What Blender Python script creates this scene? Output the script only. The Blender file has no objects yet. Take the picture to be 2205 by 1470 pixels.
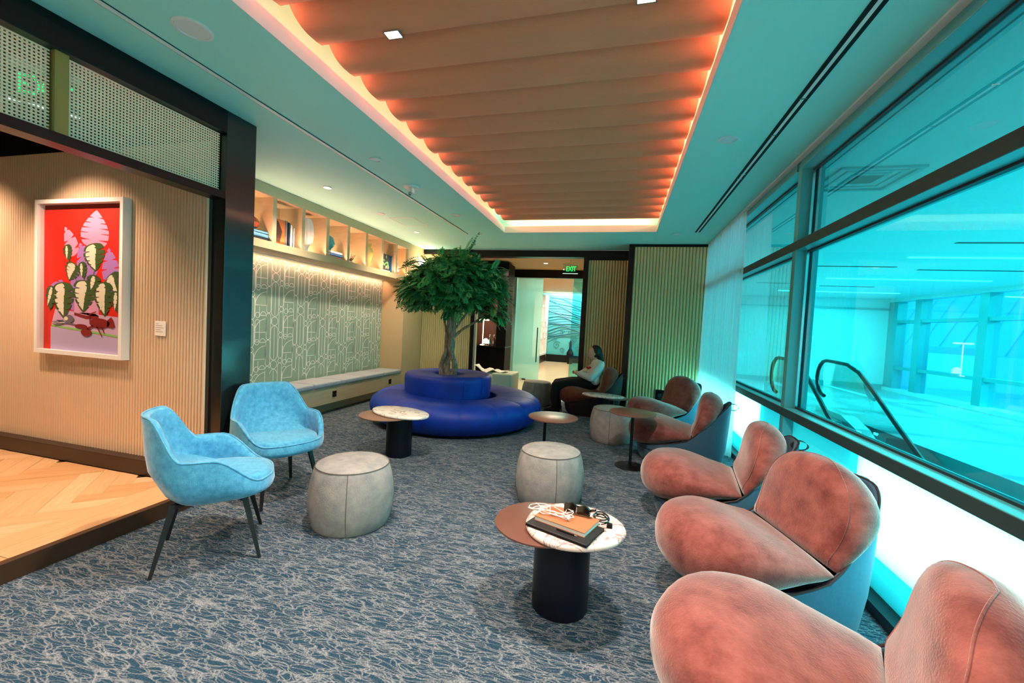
import bpy, bmesh, math, random
from mathutils import Vector, Matrix, noise
R = math.radians
PI = math.pi
rnd = random.Random(7)
sc = bpy.context.scene
COL = sc.collection

# ------------------------------------------------------------------ camera
F_PX, YAW, PITCH, ROLL, CAM_H = 893.7, .2523, -.0393, .0519, 1.45
cam_d = bpy.data.cameras.new('camera')
cam = bpy.data.objects.new('camera', cam_d); COL.objects.link(cam)
cam_d.sensor_fit = 'HORIZONTAL'; cam_d.sensor_width = 36.0
cam_d.lens = F_PX / 2205 * 36.0
cam_d.clip_start = .05; cam_d.clip_end = 200
fw = Vector((-math.sin(YAW) * math.cos(PITCH), math.cos(YAW) * math.cos(PITCH), math.sin(PITCH)))
rt0 = Vector((math.cos(YAW), math.sin(YAW), 0)); up0 = rt0.cross(fw)
rt = rt0 * math.cos(ROLL) + up0 * math.sin(ROLL); up = rt.cross(fw)
cam.matrix_world = Matrix(((rt.x, up.x, -fw.x, 0), (rt.y, up.y, -fw.y, 0), (rt.z, up.z, -fw.z, CAM_H), (0, 0, 0, 1)))
sc.camera = cam

# ------------------------------------------------------------------ view, sky, sun
vs = sc.view_settings
sc.display_settings.display_device = 'sRGB'
vs.view_transform = 'Standard'; vs.look = 'None'; vs.exposure = 0.66; vs.gamma = 1.0; vs.use_curve_mapping = False
w = bpy.data.worlds.new('sky'); sc.world = w; w.use_nodes = True
wn = w.node_tree.nodes; wl = w.node_tree.links
bg = wn['Background']
tc = wn.new('ShaderNodeTexCoord'); sx = wn.new('ShaderNodeSeparateXYZ'); cr = wn.new('ShaderNodeValToRGB')
wl.new(tc.outputs['Generated'], sx.inputs[0]); wl.new(sx.outputs['Z'], cr.inputs[0])
cr.color_ramp.elements[0].position = 0.0; cr.color_ramp.elements[0].color = (.75, .9, 1, 1)
cr.color_ramp.elements[1].position = .6; cr.color_ramp.elements[1].color = (.12, .42, .95, 1)
wl.new(cr.outputs[0], bg.inputs['Color']); bg.inputs['Strength'].default_value = 1.6
sun_d = bpy.data.lights.new('sun', 'SUN'); sun_d.energy = 12.0; sun_d.angle = R(2.0); sun_d.color = (1, .95, .86)
sun = bpy.data.objects.new('sun', sun_d); COL.objects.link(sun)
sun.rotation_euler = Vector((-1, .10, -.40)).to_track_quat('-Z', 'Y').to_euler()
sc.cycles.use_denoising = True
sc.cycles.max_bounces = 10; sc.cycles.transparent_max_bounces = 16
sc.cycles.diffuse_bounces = 5; sc.cycles.glossy_bounces = 4
sc.cycles.sample_clamp_indirect = 6.0
sc.cycles.caustics_reflective = False; sc.cycles.caustics_refractive = False


def lin(c):
    return tuple(((v / 12.92) if v <= .04045 else ((v + .055) / 1.055) ** 2.4) for v in c)


def hexc(h):
    return lin(tuple(int(h[i:i + 2], 16) / 255 for i in (0, 2, 4)))


def area(name, loc, direction, sx_, sy_, power, color, spread=180, xdir=None):
    d = bpy.data.lights.new(name, 'AREA'); d.shape = 'RECTANGLE'; d.size = sx_; d.size_y = sy_
    d.energy = power; d.color = color; d.spread = R(spread)
    o = bpy.data.objects.new(name, d); COL.objects.link(o); o.location = loc
    z = -Vector(direction).normalized()
    x = Vector(xdir or (1, 0, 0)); x = (x - z * x.dot(z)).normalized(); y = z.cross(x)
    o.matrix_world = Matrix(((x.x, y.x, z.x, loc[0]), (x.y, y.y, z.y, loc[1]), (x.z, y.z, z.z, loc[2]), (0, 0, 0, 1)))
    return o


def spot(name, loc, target, power, color, angle=70, blend=.6, radius=.04):
    d = bpy.data.lights.new(name, 'SPOT'); d.energy = power; d.color = color
    d.spot_size = R(angle); d.spot_blend = blend; d.shadow_soft_size = radius
    o = bpy.data.objects.new(name, d); COL.objects.link(o); o.location = loc
    o.rotation_euler = (Vector(target) - Vector(loc)).to_track_quat('-Z', 'Y').to_euler()
    return o


CZ = 2.96                       # ceiling height
LX, RX, FY = -1.93, .447, 6.62  # opening of the ceiling cove
WARM = (1, .70, .42); PEACH = (1, .60, .34); CORAL = (1, .32, .20)
# large area lights: the strips hidden in the ceiling cove, the concourse luminaires
area('cove_strip_left_light', (LX - .08, 2.6, 3.064), (1, 0, .30), .05, 7.9, 90, CORAL, xdir=(1, 0, 0))
area('cove_strip_right_light', (RX + .08, 2.6, 3.064), (-1, 0, .30), .05, 7.9, 90, CORAL, xdir=(1, 0, 0))
area('cove_strip_far_light', ((LX + RX) / 2, FY + .06, 3.07), (0, -.35, 1), 2.2, .05, 9, (1, .52, .26), xdir=(1, 0, 0))
area('shelf_strip_light', (-4.52, 5.0, 2.19), (-.35, 0, -1), .03, 4.6, 12, (1, .47, .29), xdir=(1, 0, 0))
for yy in (11.03, 8.24, 4.2, 1.2, 14.0):
    area('concourse_light', (6.0, yy, 2.88), (0, 0, -1), 3.0, .06, 80, (1, .98, .95))


# ------------------------------------------------------------------ materials
def newmat(name):
    m = bpy.data.materials.new(name); m.use_nodes = True
    nt = m.node_tree; nt.nodes.clear()
    out = nt.nodes.new('ShaderNodeOutputMaterial')
    return m, nt.nodes, nt.links, out


def P(name, col, rough=.5, metal=0., var=0., vscale=8., bump=0., bscale=60., sheen=0., coat=0., stretch=None, spec=.5, emit=None, es=0., col2=None):
    m, n, l, out = newmat(name)
    b = n.new('ShaderNodeBsdfPrincipled'); l.new(b.outputs[0], out.inputs[0])
    c = col if not isinstance(col, str) else hexc(col)
    b.inputs['Base Color'].default_value = (*c, 1); b.inputs['Roughness'].default_value = rough
    b.inputs['Metallic'].default_value = metal; b.inputs['Specular IOR Level'].default_value = spec
    if sheen: b.inputs['Sheen Weight'].default_value = sheen; b.inputs['Sheen Roughness'].default_value = .4
    if coat: b.inputs['Coat Weight'].default_value = coat; b.inputs['Coat Roughness'].default_value = .1
    if emit: b.inputs['Emission Color'].default_value = (*emit, 1); b.inputs['Emission Strength'].default_value = es
    if var or bump:
        t = n.new('ShaderNodeTexCoord'); mp = n.new('ShaderNodeMapping'); l.new(t.outputs['Object'], mp.inputs[0])
        if stretch: mp.inputs['Scale'].default_value = stretch
        if var:
            nz = n.new('ShaderNodeTexNoise'); nz.inputs['Scale'].default_value = vscale; nz.inputs['Detail'].default_value = 6
            nz.inputs['Roughness'].default_value = .65
            l.new(mp.outputs[0], nz.inputs['Vector'])
            mx = n.new('ShaderNodeMix'); mx.data_type = 'RGBA'
            rm = n.new('ShaderNodeMapRange'); rm.inputs[1].default_value = .3; rm.inputs[2].default_value = .7
            l.new(nz.outputs['Fac'], rm.inputs[0]); l.new(rm.outputs[0], mx.inputs[0])
            d = col2 if col2 else tuple(v * (1 - var) for v in c)
            if isinstance(d, str): d = hexc(d)
            mx.inputs[6].default_value = (*d, 1); mx.inputs[7].default_value = (*c, 1)
            l.new(mx.outputs[2], b.inputs['Base Color'])
        if bump:
            nb = n.new('ShaderNodeTexNoise'); nb.inputs['Scale'].default_value = bscale; nb.inputs['Detail'].default_value = 3
            l.new(mp.outputs[0], nb.inputs['Vector'])
            bp = n.new('ShaderNodeBump'); bp.inputs['Strength'].default_value = bump; bp.inputs['Distance'].default_value = .005
            l.new(nb.outputs['Fac'], bp.inputs['Height']); l.new(bp.outputs[0], b.inputs['Normal'])
    return m


def emitmat(name, col, s):
    m, n, l, out = newmat(name)
    e = n.new('ShaderNodeEmission'); e.inputs[0].default_value = (*col, 1); e.inputs[1].default_value = s
    l.new(e.outputs[0], out.inputs[0]); return m


def glassmat(name, tint, refl=.5, rough=0.0, base=.03):
    m, n, l, out = newmat(name)
    t = n.new('ShaderNodeBsdfTransparent'); t.inputs[0].default_value = (*tint, 1)
    g = n.new('ShaderNodeBsdfGlossy'); g.inputs['Roughness'].default_value = rough
    lw = n.new('ShaderNodeLayerWeight'); lw.inputs[0].default_value = .25
    mp = n.new('ShaderNodeMapRange'); mp.inputs[3].default_value = base; mp.inputs[4].default_value = refl
    mx = n.new('ShaderNodeMixShader')
    l.new(lw.outputs['Fresnel'], mp.inputs[0]); l.new(mp.outputs[0], mx.inputs[0])
    l.new(t.outputs[0], mx.inputs[1]); l.new(g.outputs[0], mx.inputs[2]); l.new(mx.outputs[0], out.inputs[0])
    return m


def translucent(name, col, trans=.6, transp=0., rough=.5):
    m, n, l, out = newmat(name)
    d = n.new('ShaderNodeBsdfDiffuse'); d.inputs[0].default_value = (*col, 1)
    t = n.new('ShaderNodeBsdfTranslucent'); t.inputs[0].default_value = (*col, 1)
    mx = n.new('ShaderNodeMixShader'); mx.inputs[0].default_value = trans
    l.new(d.outputs[0], mx.inputs[1]); l.new(t.outputs[0], mx.inputs[2])
    if transp:
        tp = n.new('ShaderNodeBsdfTransparent'); m2 = n.new('ShaderNodeMixShader'); m2.inputs[0].default_value = transp
        l.new(mx.outputs[0], m2.inputs[1]); l.new(tp.outputs[0], m2.inputs[2]); l.new(m2.outputs[0], out.inputs[0])
    else:
        l.new(mx.outputs[0], out.inputs[0])
    return m


def carpetmat():
    m, n, l, out = newmat('woven_carpet')
    b = n.new('ShaderNodeBsdfPrincipled'); l.new(b.outputs[0], out.inputs[0])
    b.inputs['Roughness'].default_value = .95; b.inputs['Specular IOR Level'].default_value = .15
    t = n.new('ShaderNodeTexCoord')
    dn = n.new('ShaderNodeTexNoise'); dn.inputs['Scale'].default_value = 7; dn.inputs['Detail'].default_value = 2
    l.new(t.outputs['Object'], dn.inputs['Vector'])
    ad = n.new('ShaderNodeVectorMath'); ad.operation = 'MULTIPLY_ADD'
    l.new(dn.outputs['Color'], ad.inputs[0]); ad.inputs[1].default_value = (.035, .035, 0); l.new(t.outputs['Object'], ad.inputs[2])
    prev = None
    for k, (ang, sx_, wd) in enumerate(((8, 4, .020), (52, 5, .022), (97, 4.4, .020), (146, 5, .022), (27, 7, .018), (118, 6, .018), (75, 5.5, .018))):
        mp = n.new('ShaderNodeMapping'); mp.inputs['Rotation'].default_value = (0, 0, R(ang)); mp.inputs['Scale'].default_value = (sx_, sx_ * 5, 1)
        mp.inputs['Location'].default_value = (k * 3.1, k * 1.7, 0)
        l.new(ad.outputs[0], mp.inputs[0])
        nz = n.new('ShaderNodeTexNoise'); nz.inputs['Scale'].default_value = 1.0; nz.inputs['Detail'].default_value = .6; nz.inputs['Distortion'].default_value = .15
        l.new(mp.outputs[0], nz.inputs['Vector'])
        s = n.new('ShaderNodeMath'); s.operation = 'SUBTRACT'; l.new(nz.outputs['Fac'], s.inputs[0]); s.inputs[1].default_value = .5
        a = n.new('ShaderNodeMath'); a.operation = 'ABSOLUTE'; l.new(s.outputs[0], a.inputs[0])
        r = n.new('ShaderNodeMapRange'); r.inputs[1].default_value = 0; r.inputs[2].default_value = wd; r.inputs[3].default_value = 1; r.inputs[4].default_value = 0
        l.new(a.outputs[0], r.inputs[0])
        if prev is None: prev = r.outputs[0]
        else:
            mxm = n.new('ShaderNodeMath'); mxm.operation = 'MAXIMUM'; l.new(prev, mxm.inputs[0]); l.new(r.outputs[0], mxm.inputs[1]); prev = mxm.outputs[0]
    fn = n.new('ShaderNodeTexNoise'); fn.inputs['Scale'].default_value = 150; fn.inputs['Detail'].default_value = 3
    l.new(t.outputs['Object'], fn.inputs['Vector'])
    fr = n.new('ShaderNodeMapRange'); fr.inputs[1].default_value = .33; fr.inputs[2].default_value = .66; fr.inputs[3].default_value = .25; fr.inputs[4].default_value = 1.0
    l.new(fn.outputs['Fac'], fr.inputs[0])
    mul = n.new('ShaderNodeMath'); mul.operation = 'MULTIPLY'; l.new(prev, mul.inputs[0]); l.new(fr.outputs[0], mul.inputs[1])
    bn = n.new('ShaderNodeTexNoise'); bn.inputs['Scale'].default_value = 1.3; bn.inputs['Detail'].default_value = 3
    l.new(t.outputs['Object'], bn.inputs['Vector'])
    c0 = n.new('ShaderNodeMix'); c0.data_type = 'RGBA'; l.new(fr.outputs[0], c0.inputs[0])
    c0.inputs[6].default_value = (*hexc('122530'), 1); c0.inputs[7].default_value = (*hexc('31526a'), 1)
    c1 = n.new('ShaderNodeMix'); c1.data_type = 'RGBA'; l.new(mul.outputs[0], c1.inputs[0])
    l.new(c0.outputs[2], c1.inputs[6]); c1.inputs[7].default_value = (*hexc('a3a7aa'), 1)
    l.new(c1.outputs[2], b.inputs['Base Color'])
    sm = n.new('ShaderNodeMath'); sm.operation = 'ADD'; l.new(prev, sm.inputs[0]); l.new(fn.outputs['Fac'], sm.inputs[1])
    bp = n.new('ShaderNodeBump'); bp.inputs['Strength'].default_value = .6; bp.inputs['Distance'].default_value = .006
    l.new(sm.outputs[0], bp.inputs['Height']); l.new(bp.outputs[0], b.inputs['Normal'])
    return m


def marblemat(name, base, vein, scale=6, seed=0.):
    m, n, l, out = newmat(name)
    b = n.new('ShaderNodeBsdfPrincipled'); l.new(b.outputs[0], out.inputs[0]); b.inputs['Roughness'].default_value = .22
    t = n.new('ShaderNodeTexCoord'); mp = n.new('ShaderNodeMapping'); mp.inputs['Location'].default_value = (seed, seed * .7, 0)
    l.new(t.outputs['Object'], mp.inputs[0])
    nz = n.new('ShaderNodeTexNoise'); nz.inputs['Scale'].default_value = scale; nz.inputs['Detail'].default_value = 7; nz.inputs['Distortion'].default_value = 1.6
    l.new(mp.outputs[0], nz.inputs['Vector'])
    r = n.new('ShaderNodeValToRGB'); e = r.color_ramp.elements
    e[0].position = .47; e[0].color = (*base, 1); e[1].position = .53; e[1].color = (*base, 1)
    k = e.new(.5); k.color = (*vein, 1)
    l.new(nz.outputs['Fac'], r.inputs[0]); l.new(r.outputs[0], b.inputs['Base Color'])
    return m


def woodmat(name, c1, c2, stretch, scale=4, rough=.45):
    return P(name, hexc(c1), rough, var=.4, vscale=scale, col2=hexc(c2), stretch=stretch, bump=.15, bscale=scale * 4)


M = {}
M['carpet'] = carpetmat()
M['ceiling'] = P('ceiling_window_light_tint', (.36, .84, .78), .75)  # white ceiling; cyan window light is painted into its base colour
M['lip'] = P('cove_lip_paint', (.82, .82, .80), .7)
M['white'] = P('white_paint', (.82, .82, .80), .5)
M['black'] = P('black_lacquer', (.004, .004, .005), .30, spec=.28)
M['blackmatte'] = P('black_matte', (.004, .004, .005), .6, spec=.2)
M['darkbrown'] = P('dark_brown_wood', hexc('2a1712'), .35, var=.4, vscale=5, stretch=(1, 8, 8))
M['bronze'] = P('bronze_step', hexc('4a3323'), .38, metal=.3)
M['slat'] = P('fluted_ash', hexc('ddc0a0'), .5, var=.10, vscale=3, stretch=(9, 9, .8), bump=.05, bscale=30)
M['slat2'] = P('fluted_ash_grey', hexc('d9c791'), .5, var=.06, vscale=3, stretch=(9, 9, .8))
M['slatback'] = P('slat_backing', hexc('3a2c1c'), .7)
M['plaster'] = P('beige_plaster', hexc('d3b98f'), .8, var=.06, vscale=30)
M['oakshelf'] = P('pale_ash_veneer', hexc('cdb997'), .5, var=.12, vscale=4, stretch=(2, .6, 8))
M['wallpaper'] = P('wallpaper_ground', hexc('97ae98'), .6)
M['line'] = P('wallpaper_line', hexc('f4f2ec'), .4)
M['batten'] = P('felt_batten', hexc('dc8c66'), .85, var=.06, vscale=40, stretch=(.3, 3, 3), bump=.1, bscale=120)
M['plank'] = [woodmat('oak_plank', a, b_, (1.2, 14, 6), 3, .4) for a, b_ in (('dcb384', 'c2966a'), ('d3a576', 'b48758'), ('e4c096', 'caa074'))]
M['frame'] = P('window_frame_metal', hexc('58b3b8'), .35, metal=.25)
M['framedark'] = P('window_rail_dark', hexc('2c4040'), .5, metal=.3)
M['gasket'] = P('rubber_gasket', (.01, .015, .02), .5)
M['glass'] = glassmat('tinted_window_glass', (.02, .84, .88), .55, 0, .035)
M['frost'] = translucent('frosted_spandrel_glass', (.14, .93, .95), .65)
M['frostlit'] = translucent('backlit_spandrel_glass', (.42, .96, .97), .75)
M['clear'] = glassmat('clear_glass', (.80, .97, .96), .6, 0, .06)
M['clearteal'] = translucent('milky_door_glass', (.36, .84, .86), .55, .45)
M['sidepane'] = glassmat('door_side_glass', (.45, .90, .92), .7, .05, .12)
M['outglass'] = glassmat('outer_glass', (.75, .95, 1.0), .3, 0, .03)
M['concwhite'] = P('concourse_white', (.80, .82, .83), .6)
M['concfloor'] = P('concourse_terrazzo', (.40, .43, .45), .25)
M['steel'] = P('brushed_steel', (.55, .58, .60), .3, metal=1.)
M['chrome'] = P('chrome', (.75, .75, .75), .1, metal=1.)
M['rubber'] = P('black_handrail', (.01, .012, .014), .45)
M['pink'] = P('salmon_velvet', hexc('a6625a'), .85, var=.35, vscale=9, col2=hexc('6c302c'), bump=.5, bscale=120, sheen=.8, spec=.25)
M['shaded'] = P('shaded_salmon_velvet', hexc('8a4a38'), .85, var=.35, vscale=14, col2=hexc('6e3326'), bump=.3, bscale=90, sheen=.3, spec=.2)  # darker copy of the salmon velvet, shade around this chair painted in
M['shell'] = P('grey_blue_shell_fabric', hexc('43647a'), .8, var=.15, vscale=50, bump=.15, bscale=200, sheen=.2, spec=.2)
M['shelldark'] = P('maroon_base', hexc('2b171b'), .7)
M['bluefab'] = P('sky_blue_velvet', hexc('60b8de'), .85, var=.3, vscale=30, col2=hexc('3b90bc'), bump=.35, bscale=160, sheen=.6, spec=.2)
M['navyleg'] = P('black_chair_leg', (.008, .009, .012), .4)
M['pouf'] = P('grey_suede', hexc('aaa6a0'), .9, var=.25, vscale=12, col2=hexc('868a8c'), bump=.3, bscale=120, spec=.15)
M['poufseam'] = P('grey_seam', hexc('6a645e'), .9)
M['royal'] = P('royal_blue_velvet', hexc('003cb0'), .52, var=.25, vscale=3, col2=hexc('00268a'), spec=.4, bump=.05, bscale=200)
M['soil'] = P('dark_soil', hexc('1c120c'), .95, bump=.6, bscale=60)
M['bark'] = P('grey_brown_bark', hexc('cdb499'), .85, var=.6, vscale=10, col2=hexc('5b4737'), stretch=(6, 6, 1.2), bump=.6, bscale=30)
M['leaf'] = [P('green_leaf', hexc(h), .5, var=.3, vscale=9, spec=.3) for h in ('4fb565', '3a9653', '7cc47a', '2a7c45')]
M['marblewhite'] = marblemat('white_marble', hexc('f3eee6'), hexc('b3a99c'), 4, 3.)
M['marblepink'] = marblemat('pink_marble', hexc('f0d6cc'), hexc('9a7676'), 6, 1.3)
M['mauve'] = P('mauve_brown_lacquer', hexc('6f4a40'), .3)
M['taupe'] = P('taupe_lacquer', hexc('8b6a58'), .35)
M['navydrum'] = P('navy_drum', hexc('060818'), .35, spec=.35)
M['pole'] = P('dark_metal', (.03, .03, .035), .25, metal=.8)
M['cushion'] = P('grey_cushion', hexc('a7aeb8'), .85, bump=.2, bscale=150)
M['sheer'] = translucent('sheer_curtain', (.90, .97, .97), .78, .30)
M['red'] = P('print_red', hexc('e8200d'), .6)
M['dred'] = P('print_dark_red', hexc('8c1418'), .6)
M['ppink'] = P('print_pink', hexc('e79bc6'), .6)
M['plilac'] = P('print_lilac', hexc('b47fd0'), .6)
M['ppot'] = P('print_pot', hexc('eaa6cf'), .6)
M['ptable'] = P('print_table', hexc('d9b3dc'), .6)
M['pgreen'] = P('print_green', hexc('3f5a2a'), .6)
M['pcream'] = P('print_cream', hexc('efe9d2'), .6)
M['plime'] = P('print_lime', hexc('8fd36a'), .6)
M['pgrey'] = P('print_grey', hexc('6f6a78'), .6)
M['pdark'] = P('print_black', hexc('1c0a10'), .6)
M['skin'] = P('skin', hexc('d9ab8f'), .6)
M['hair'] = P('dark_hair', hexc('120b0b'), .5, var=.4, vscale=40, stretch=(1, 1, .2))
M['sweater'] = P('pale_sweater', hexc('d5dcd9'), .9, bump=.3, bscale=80)
M['trouser'] = P('black_trousers', hexc('08090c'), .85)
M['redprint'] = P('red_print', hexc('c8203a'), .7)
M['paper'] = P('paper_white', hexc('ece8e0'), .7)
M['cream'] = P('cream_leather', hexc('cfd8bf'), .6)
M['exitgreen'] = emitmat('exit_green', (.0, .9, .12), 1.6)
M['whiteglow'] = emitmat('lamp_glow', (1, .93, .82), 6.)
M['warmglow'] = emitmat('warm_lamp_glow', (1, .72, .45), 5.)
M['coolglow'] = emitmat('cool_lamp_glow', (.9, 1, 1), 3.)
M['cane'] = P('woven_cane', hexc('f2dfbd'), .6)
M['gold'] = P('olive_gold_post', hexc('8d8a4e'), .35, metal=.4)
M['brownwall'] = P('brown_stone', hexc('6a4436'), .5, var=.4, vscale=4, stretch=(2, 2, .5))
M['stone'] = P('cream_stone_floor', hexc('d8c09a'), .18, var=.12, vscale=1.5)
M['sandwall'] = P('sand_plaster', hexc('cdb48c'), .7)
M['teal'] = P('teal_mural', hexc('2f8f96'), .5)
M['tealrelief'] = P('teal_mural_relief', hexc('1d6a74'), .45)
M['tealpale'] = P('pale_teal_wall', hexc('8fc9c4'), .5)
M['bldg'] = P('far_glass_facade', hexc('c2e6f2'), .4)
M['bldgw'] = P('far_white_bars', (.75, .85, .88), .5)


# ------------------------------------------------------------------ mesh helpers
class MB:
    def __init__(s): s.v = []; s.f = []; s.mi = []; s.cur = 0

    def add(s, vs_, fs):
        o = len(s.v); s.v += [tuple(v) for v in vs_]
        for f in fs: s.f.append(tuple(i + o for i in f)); s.mi.append(s.cur)

    def box(s, a, b):
        x0, y0, z0 = a; x1, y1, z1 = b
        s.add([(x0, y0, z0), (x1, y0, z0), (x1, y1, z0), (x0, y1, z0), (x0, y0, z1), (x1, y0, z1), (x1, y1, z1), (x0, y1, z1)],
              [(0, 3, 2, 1), (4, 5, 6, 7), (0, 1, 5, 4), (1, 2, 6, 5), (2, 3, 7, 6), (3, 0, 4, 7)])

    def obox(s, c, ax, ay, az, hx, hy, hz):
        c = Vector(c); ax = Vector(ax).normalized() * hx; ay = Vector(ay).normalized() * hy; az = Vector(az).normalized() * hz
        vs_ = [c + ax * i + ay * j + az * k for k in (-1, 1) for i, j in ((-1, -1), (1, -1), (1, 1), (-1, 1))]
        s.add(vs_, [(0, 3, 2, 1), (4, 5, 6, 7), (0, 1, 5, 4), (1, 2, 6, 5), (2, 3, 7, 6), (3, 0, 4, 7)])

    def tube(s, pts, rad, n=8, cap=True):
        pts = [Vector(p) for p in pts]
        if not hasattr(rad, '__len__'): rad = [rad] * len(pts)
        rings = []; pu = None
        for i, p in enumerate(pts):
            t = (pts[min(i + 1, len(pts) - 1)] - pts[max(i - 1, 0)]).normalized()
            if pu is None:
                pu = t.orthogonal().normalized()
            else:
                pu = (pu - t * pu.dot(t)); pu = pu.normalized() if pu.length > 1e-6 else t.orthogonal().normalized()
            q = t.cross(pu)
            rings.append([p + (pu * math.cos(2 * PI * k / n) + q * math.sin(2 * PI * k / n)) * rad[i] for k in range(n)])
        s.rings(rings, cap, cap)

    def rings(s, rings, cap0=True, cap1=True, closed=True):
        n = len(rings[0]); vs_ = [v for r in rings for v in r]; fs = []
        for i in range(len(rings) - 1):
            for k in range(n if closed else n - 1):
                k2 = (k + 1) % n
                fs.append((i * n + k, i * n + k2, (i + 1) * n + k2, (i + 1) * n + k))
        if cap0: fs.append(tuple(range(n - 1, -1, -1)))
        if cap1: fs.append(tuple((len(rings) - 1) * n + k for k in range(n)))
        s.add(vs_, fs)

    def lathe(s, prof, c=(0, 0, 0), n=24, cap0=True, cap1=True, a0=0, a1=2 * PI):
        full = abs(a1 - a0 - 2 * PI) < 1e-6
        m = n if full else n + 1
        rg = [[(c[0] + r * math.cos(a0 + (a1 - a0) * k / n), c[1] + r * math.sin(a0 + (a1 - a0) * k / n), c[2] + z) for k in range(m)] for r, z in prof]
        s.rings(rg, cap0 and full, cap1 and full, full)

    def prism(s, poly, z0, z1):
        n = len(poly)
        s.add([(x, y, z0) for x, y in poly] + [(x, y, z1) for x, y in poly],
              [tuple(range(n - 1, -1, -1)), tuple(range(n, 2 * n))] + [(i, (i + 1) % n, (i + 1) % n + n, i + n) for i in range(n)])

    def mesh(s, name, mats, smooth=False, sharp=35):
        me = bpy.data.meshes.new(name); me.from_pydata(s.v, [], s.f)
        if not isinstance(mats, (list, tuple)): mats = [mats]
        for m in mats: me.materials.append(m)
        if len(mats) > 1:
            for p, i in zip(me.polygons, s.mi): p.material_index = i
        bm = bmesh.new(); bm.from_mesh(me); bmesh.ops.recalc_face_normals(bm, faces=bm.faces); bm.to_mesh(me); bm.free()
        if smooth:
            me.shade_smooth()
            if sharp: me.set_sharp_from_angle(angle=R(sharp))
        me.update(); return me

    def build(s, name, mats, parent=None, smooth=False, sharp=35, bevel=0, seg=2):
        o = bpy.data.objects.new(name, s.mesh(name, mats, smooth, sharp)); COL.objects.link(o)
        if parent: o.parent = parent
        if bevel:
            b = o.modifiers.new('bevel', 'BEVEL'); b.width = bevel; b.segments = seg; b.limit_method = 'ANGLE'
        return o


def inst(name, me, parent=None, loc=(0, 0, 0), rz=0):
    o = bpy.data.objects.new(name, me); COL.objects.link(o)
    if parent: o.parent = parent
    o.location = loc; o.rotation_euler = (0, 0, rz); return o


def tag(o, label=None, cat=None, group=None, kind=None):
    if label: o['label'] = label
    if cat: o['category'] = cat
    if group: o['group'] = group
    if kind: o['kind'] = kind
    return o


def empty(name, loc=(0, 0, 0), rz=0):
    o = bpy.data.objects.new(name, None); COL.objects.link(o); o.location = loc; o.rotation_euler = (0, 0, rz)
    o.empty_display_size = .1; return o


def thing(name, label, cat, loc=(0, 0, 0), rz=0, group=None):
    return tag(empty(name, loc, rz), label, cat, group)


def struct(o): o['kind'] = 'structure'; return o


def boxo(name, a, b, mat, parent=None, bevel=0, seg=2):
    m = MB(); m.box(a, b); return m.build(name, mat, parent, bevel=bevel, seg=seg)


def copy_tree(o, parent=None):
    c = o.copy(); COL.objects.link(c); c.parent = parent
    for ch in o.children: copy_tree(ch, c)
    return c


def text_mesh(name, body, size, mat, parent, mtx, extrude=.002, align='CENTER'):
    cu = bpy.data.curves.new(name, 'FONT'); cu.body = body; cu.size = size; cu.extrude = extrude; cu.align_x = align; cu.align_y = 'CENTER'
    tmp = bpy.data.objects.new(name, cu); COL.objects.link(tmp)
    dg = bpy.context.evaluated_depsgraph_get(); me = bpy.data.meshes.new_from_object(tmp.evaluated_get(dg))
    bpy.data.objects.remove(tmp); me.materials.clear(); me.materials.append(mat)
    me.transform(mtx)
    o = bpy.data.objects.new(name, me); COL.objects.link(o)
    if parent: o.parent = parent
    return o


def smooth01(t): t = max(0., min(1., t)); return t * t * (3 - 2 * t)


# ================================================================== SETTING
YN, YB = -1.6, 8.13          # near end wall, back wall
struct(boxo('floor', (-2.965, YN, -.08), (1.6, YB, 0), M['carpet']))
m = MB(); m.box((-4.75, 2.62, -.08), (-2.965, YB, 0)); struct(m.build('floor', M['carpet']))
# ceiling with the long cove opening
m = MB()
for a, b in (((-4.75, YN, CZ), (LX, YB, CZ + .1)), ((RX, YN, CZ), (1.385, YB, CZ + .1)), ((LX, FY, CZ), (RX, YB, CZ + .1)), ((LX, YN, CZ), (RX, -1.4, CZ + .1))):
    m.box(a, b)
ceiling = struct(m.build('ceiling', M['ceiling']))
boxo('cove_lip', (LX - .001, -1.4, CZ), (LX + .004, FY, CZ + .1), M['lip'], ceiling); boxo('cove_lip', (RX - .004, -1.4, CZ), (RX + .001, FY, CZ + .1), M['lip'], ceiling); boxo('cove_lip', (LX, FY - .004, CZ), (RX, FY + .001, CZ + .1), M['lip'], ceiling)
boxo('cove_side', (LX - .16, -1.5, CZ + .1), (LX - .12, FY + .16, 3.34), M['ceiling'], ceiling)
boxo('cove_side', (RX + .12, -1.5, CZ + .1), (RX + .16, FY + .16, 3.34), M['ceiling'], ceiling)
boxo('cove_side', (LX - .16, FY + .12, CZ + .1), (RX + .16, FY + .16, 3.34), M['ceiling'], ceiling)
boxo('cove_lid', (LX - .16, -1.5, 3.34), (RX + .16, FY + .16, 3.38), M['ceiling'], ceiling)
boxo('cove_side', (LX - .16, -1.5, CZ + .1), (RX + .16, -1.46, 3.34), M['ceiling'], ceiling)
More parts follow.
